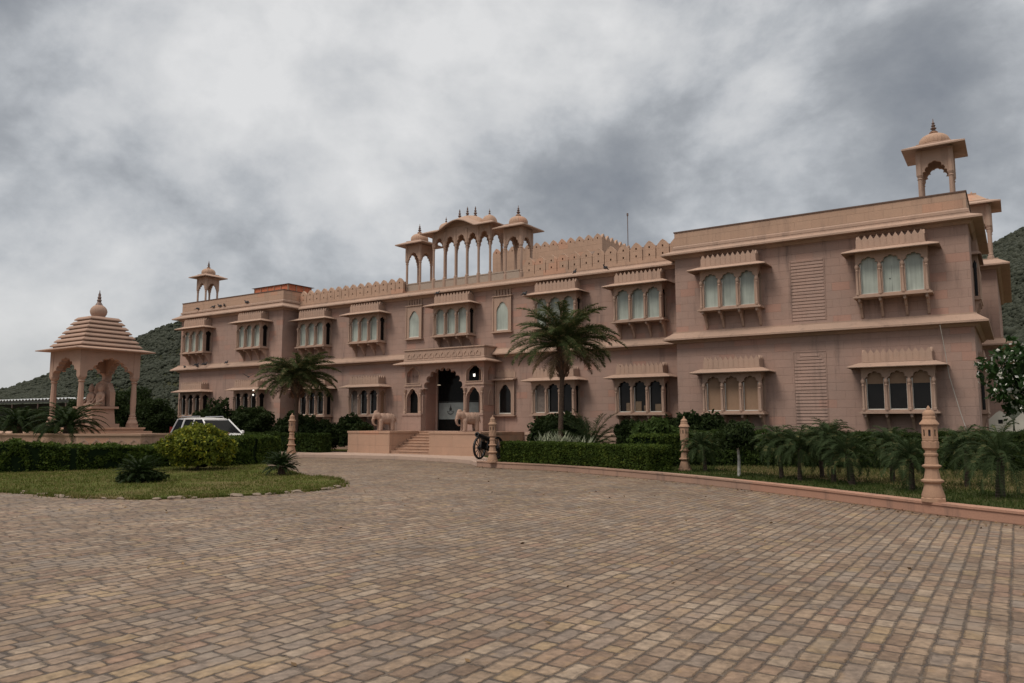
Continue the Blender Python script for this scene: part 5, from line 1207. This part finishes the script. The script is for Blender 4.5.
for sy in (-1, 1):
    for q0, q1, r_ in (((1.16, sy * .83, 1.06), (.30, sy * .645, 1.70), .035), ((-.35, sy * .85, 1.08), (-.35, sy * .675, 1.70), .03), ((-1.25, sy * .86, 1.08), (-1.2, sy * .67, 1.70), .045), ((-2.1, sy * .83, 1.06), (-1.85, sy * .65, 1.70), .05)): mb = MB(); mb.tube([q0, q1], r_, 8); mb.build('pillar', CARW, car)
    mb = MB(); mb.tube([(-1.7, sy * .60, 1.74), (-1.6, sy * .60, 1.83), (-.1, sy * .58, 1.84), (.0, sy * .58, 1.76)], .022, 8); mb.build('roof_rail', CHR, car)
    mb = MB(); mb.lathe([(.0, -.09), (.09, -.05), (.09, .05), (.0, .09)], 10, .92, sy * 1.0, 1.12); mb.build('wing_mirror', CARW, car, smooth=True)
    mb = MB(); mb.box(2.02, 2.21, sy * .70 - .13, sy * .70 + .13, .72, .87, .02); mb.build('headlight', glassy('headlight_glass', (.5, .5, .5), .1), car)
    mb = MB(); mb.box(-2.27, -2.12, sy * .76 - .07, sy * .76 + .07, .85, 1.35, .01); mb.build('tail_light', plain('tail_red', (.35, .02, .015), .3), car)
    for x_ in (-1.40, 1.38):
        mb = MB(); mb.M = Matrix.Translation((x_, sy * .82, .36)) @ Matrix.Rotation(R(90), 4, 'X'); mb.lathe([(.24, -.11), (.34, -.11), (.36, -.08), (.36, .08), (.34, .11), (.24, .11)], 28, cap=False); wh = mb.build('wheel', RUB, car, smooth=True)
        mb = MB(); mb.M = Matrix.Translation((x_, sy * .82, .36)) @ Matrix.Rotation(R(90), 4, 'X'); mb.lathe([(.03, -.10), (.245, -.08), (.245, .08), (.03, .10)], 20); mb.build('rim', CHR, wh)
mb = MB(); mb.box(2.22, 2.31, -.42, .42, .52, .70); mb.build('grille', BLACK, car)

# ================================================================ pigeons
pg = thing('pigeon', 'pigeon', 'bird', (0, 0, 0), 0, 'pigeons on the ledges')
PIG = plain('pigeon_feather', (.045, .045, .05), .8, var=.3, sc=20)
sculpt('body', [('e', (0, 0, .085), (.115, .055, .055), (0, 18, 0)), ('c', (-.08, 0, .10), (-.19, 0, .105), .03, .012) if False else ('c', (-.09, 0, .06), (-.21, 0, .035), .028, .012), ('c', (.08, 0, .11), (.105, 0, .155), .03, .024), ('e', (.115, 0, .168), (.03, .024, .024)), ('c', (.135, 0, .165), (.16, 0, .158), .008, .003)], .01, PIG, pg)
for sy in (-1, 1): mb = MB(); mb.tube([(0, sy * .02, .04), (.0, sy * .02, 0)], .005, 5); mb.build('leg', plain('bird_leg', (.2, .06, .05), .7) if sy < 0 else bpy.data.materials['bird_leg'], pg)
wing = (lambda: (lambda m_: m_)(None))
BR = [((-44.62, 29.74, 8.992), 'pigeon alone on the parapet ledge near the left end of the roof'), ((-43.0, 29.74, 8.992), 'pigeon on the left wing parapet ledge, left one of three close together'), ((-42.3, 29.74, 8.992), 'pigeon on the left wing parapet ledge, middle one of three close together'), ((-41.85, 29.74, 8.992), 'pigeon on the left wing parapet ledge, right one of three close together'), ((-39.6, 29.74, 8.992), 'pigeon on the left wing parapet ledge below the orange enclosure'),
      ((-43.9, 29.30, 5.215), 'pigeon on the storey eave just right of the leftmost upper bay'), ((-43.1, 29.35, 5.235), 'pigeon on the storey eave beside another one, left wing'), ((-43.45, 29.10, 5.12), 'pigeon nearest the rim of the storey eave on the left wing'), ((-44.9, 29.15, 5.14), 'pigeon on the storey eave right under the leftmost upper bay'), ((-41.0, 29.45, 5.27), 'pigeon on the storey eave left of the second upper bay'),
      ((-16.55, 30.12, 8.43), 'pigeon on the main roof eave above the palm crown'), ((-15.0, 30.15, 8.44), 'pigeon on the main roof eave left of the rightmost merlons'), ((-19.25, 30.05, 7.66), 'pigeon perched at the awning corner above the single arched window'), ((-24.9, 30.43, 8.28), 'pigeon on the bay parapet above the porch')]
for i, (loc, lab) in enumerate(BR):
    o = pg if i == 0 else copy_tree(pg); o.location = loc; o.rotation_euler = (0, 0, random.uniform(-3, 3)); o['label'] = lab; q = random.uniform(1.05, 1.3); o.scale = (q, q, q)
fb = thing('pigeon', 'pigeon in flight before the left wing wall, wings spread', 'bird', (-38.2, 29.0, 4.35), R(160))
sculpt('body', [('e', (0, 0, 0), (.12, .05, .05)), ('c', (-.09, 0, 0), (-.21, 0, 0), .03, .02), ('e', (.125, 0, .02), (.03, .025, .025))], .01, PIG, fb)
for sy in (-1, 1): mb = MB(); mb.prism([(.06, 0), (.10, .16), (.0, .34), (-.05, .18), (-.07, 0)], [], -.006, .006, 'xy'); mb.M = Matrix(); mb.v = [(x_, sy * y_, z_ + abs(y_) * .55) for x_, y_, z_ in mb.v]; mb.build('wing', PIG, fb)

# dry leaves and grit blown against the kerb and scattered over the setts
n_ = 900; P = []; N = []
for i in range(n_):
    if random.random() < .6:
        j = random.randrange(len(KERB) - 1); a, b_ = KERB[j], KERB[j + 1]; u = random.random(); x_, y_ = a[0] + (b_[0] - a[0]) * u, a[1] + (b_[1] - a[1]) * u
        d_ = abs(random.gauss(0, .25)) + .04; P.append((x_ - d_ * .55, y_ - d_ * .83, .012))
    else: P.append((random.uniform(-16, 3), random.uniform(3, 20), .012))
    N.append((0, 0, 1))
v, f = quads(n_, np.array(P), np.array(N, float), .035, 1.8, .25)
o = leafmesh('leaf_litter', v, f, plain('dry_leaf', (.16, .10, .05), .9, var=.5, sc=3), None); tag(o, 'dry fallen leaves blown along the kerb and over the setts', 'leaves', kind='stuff')
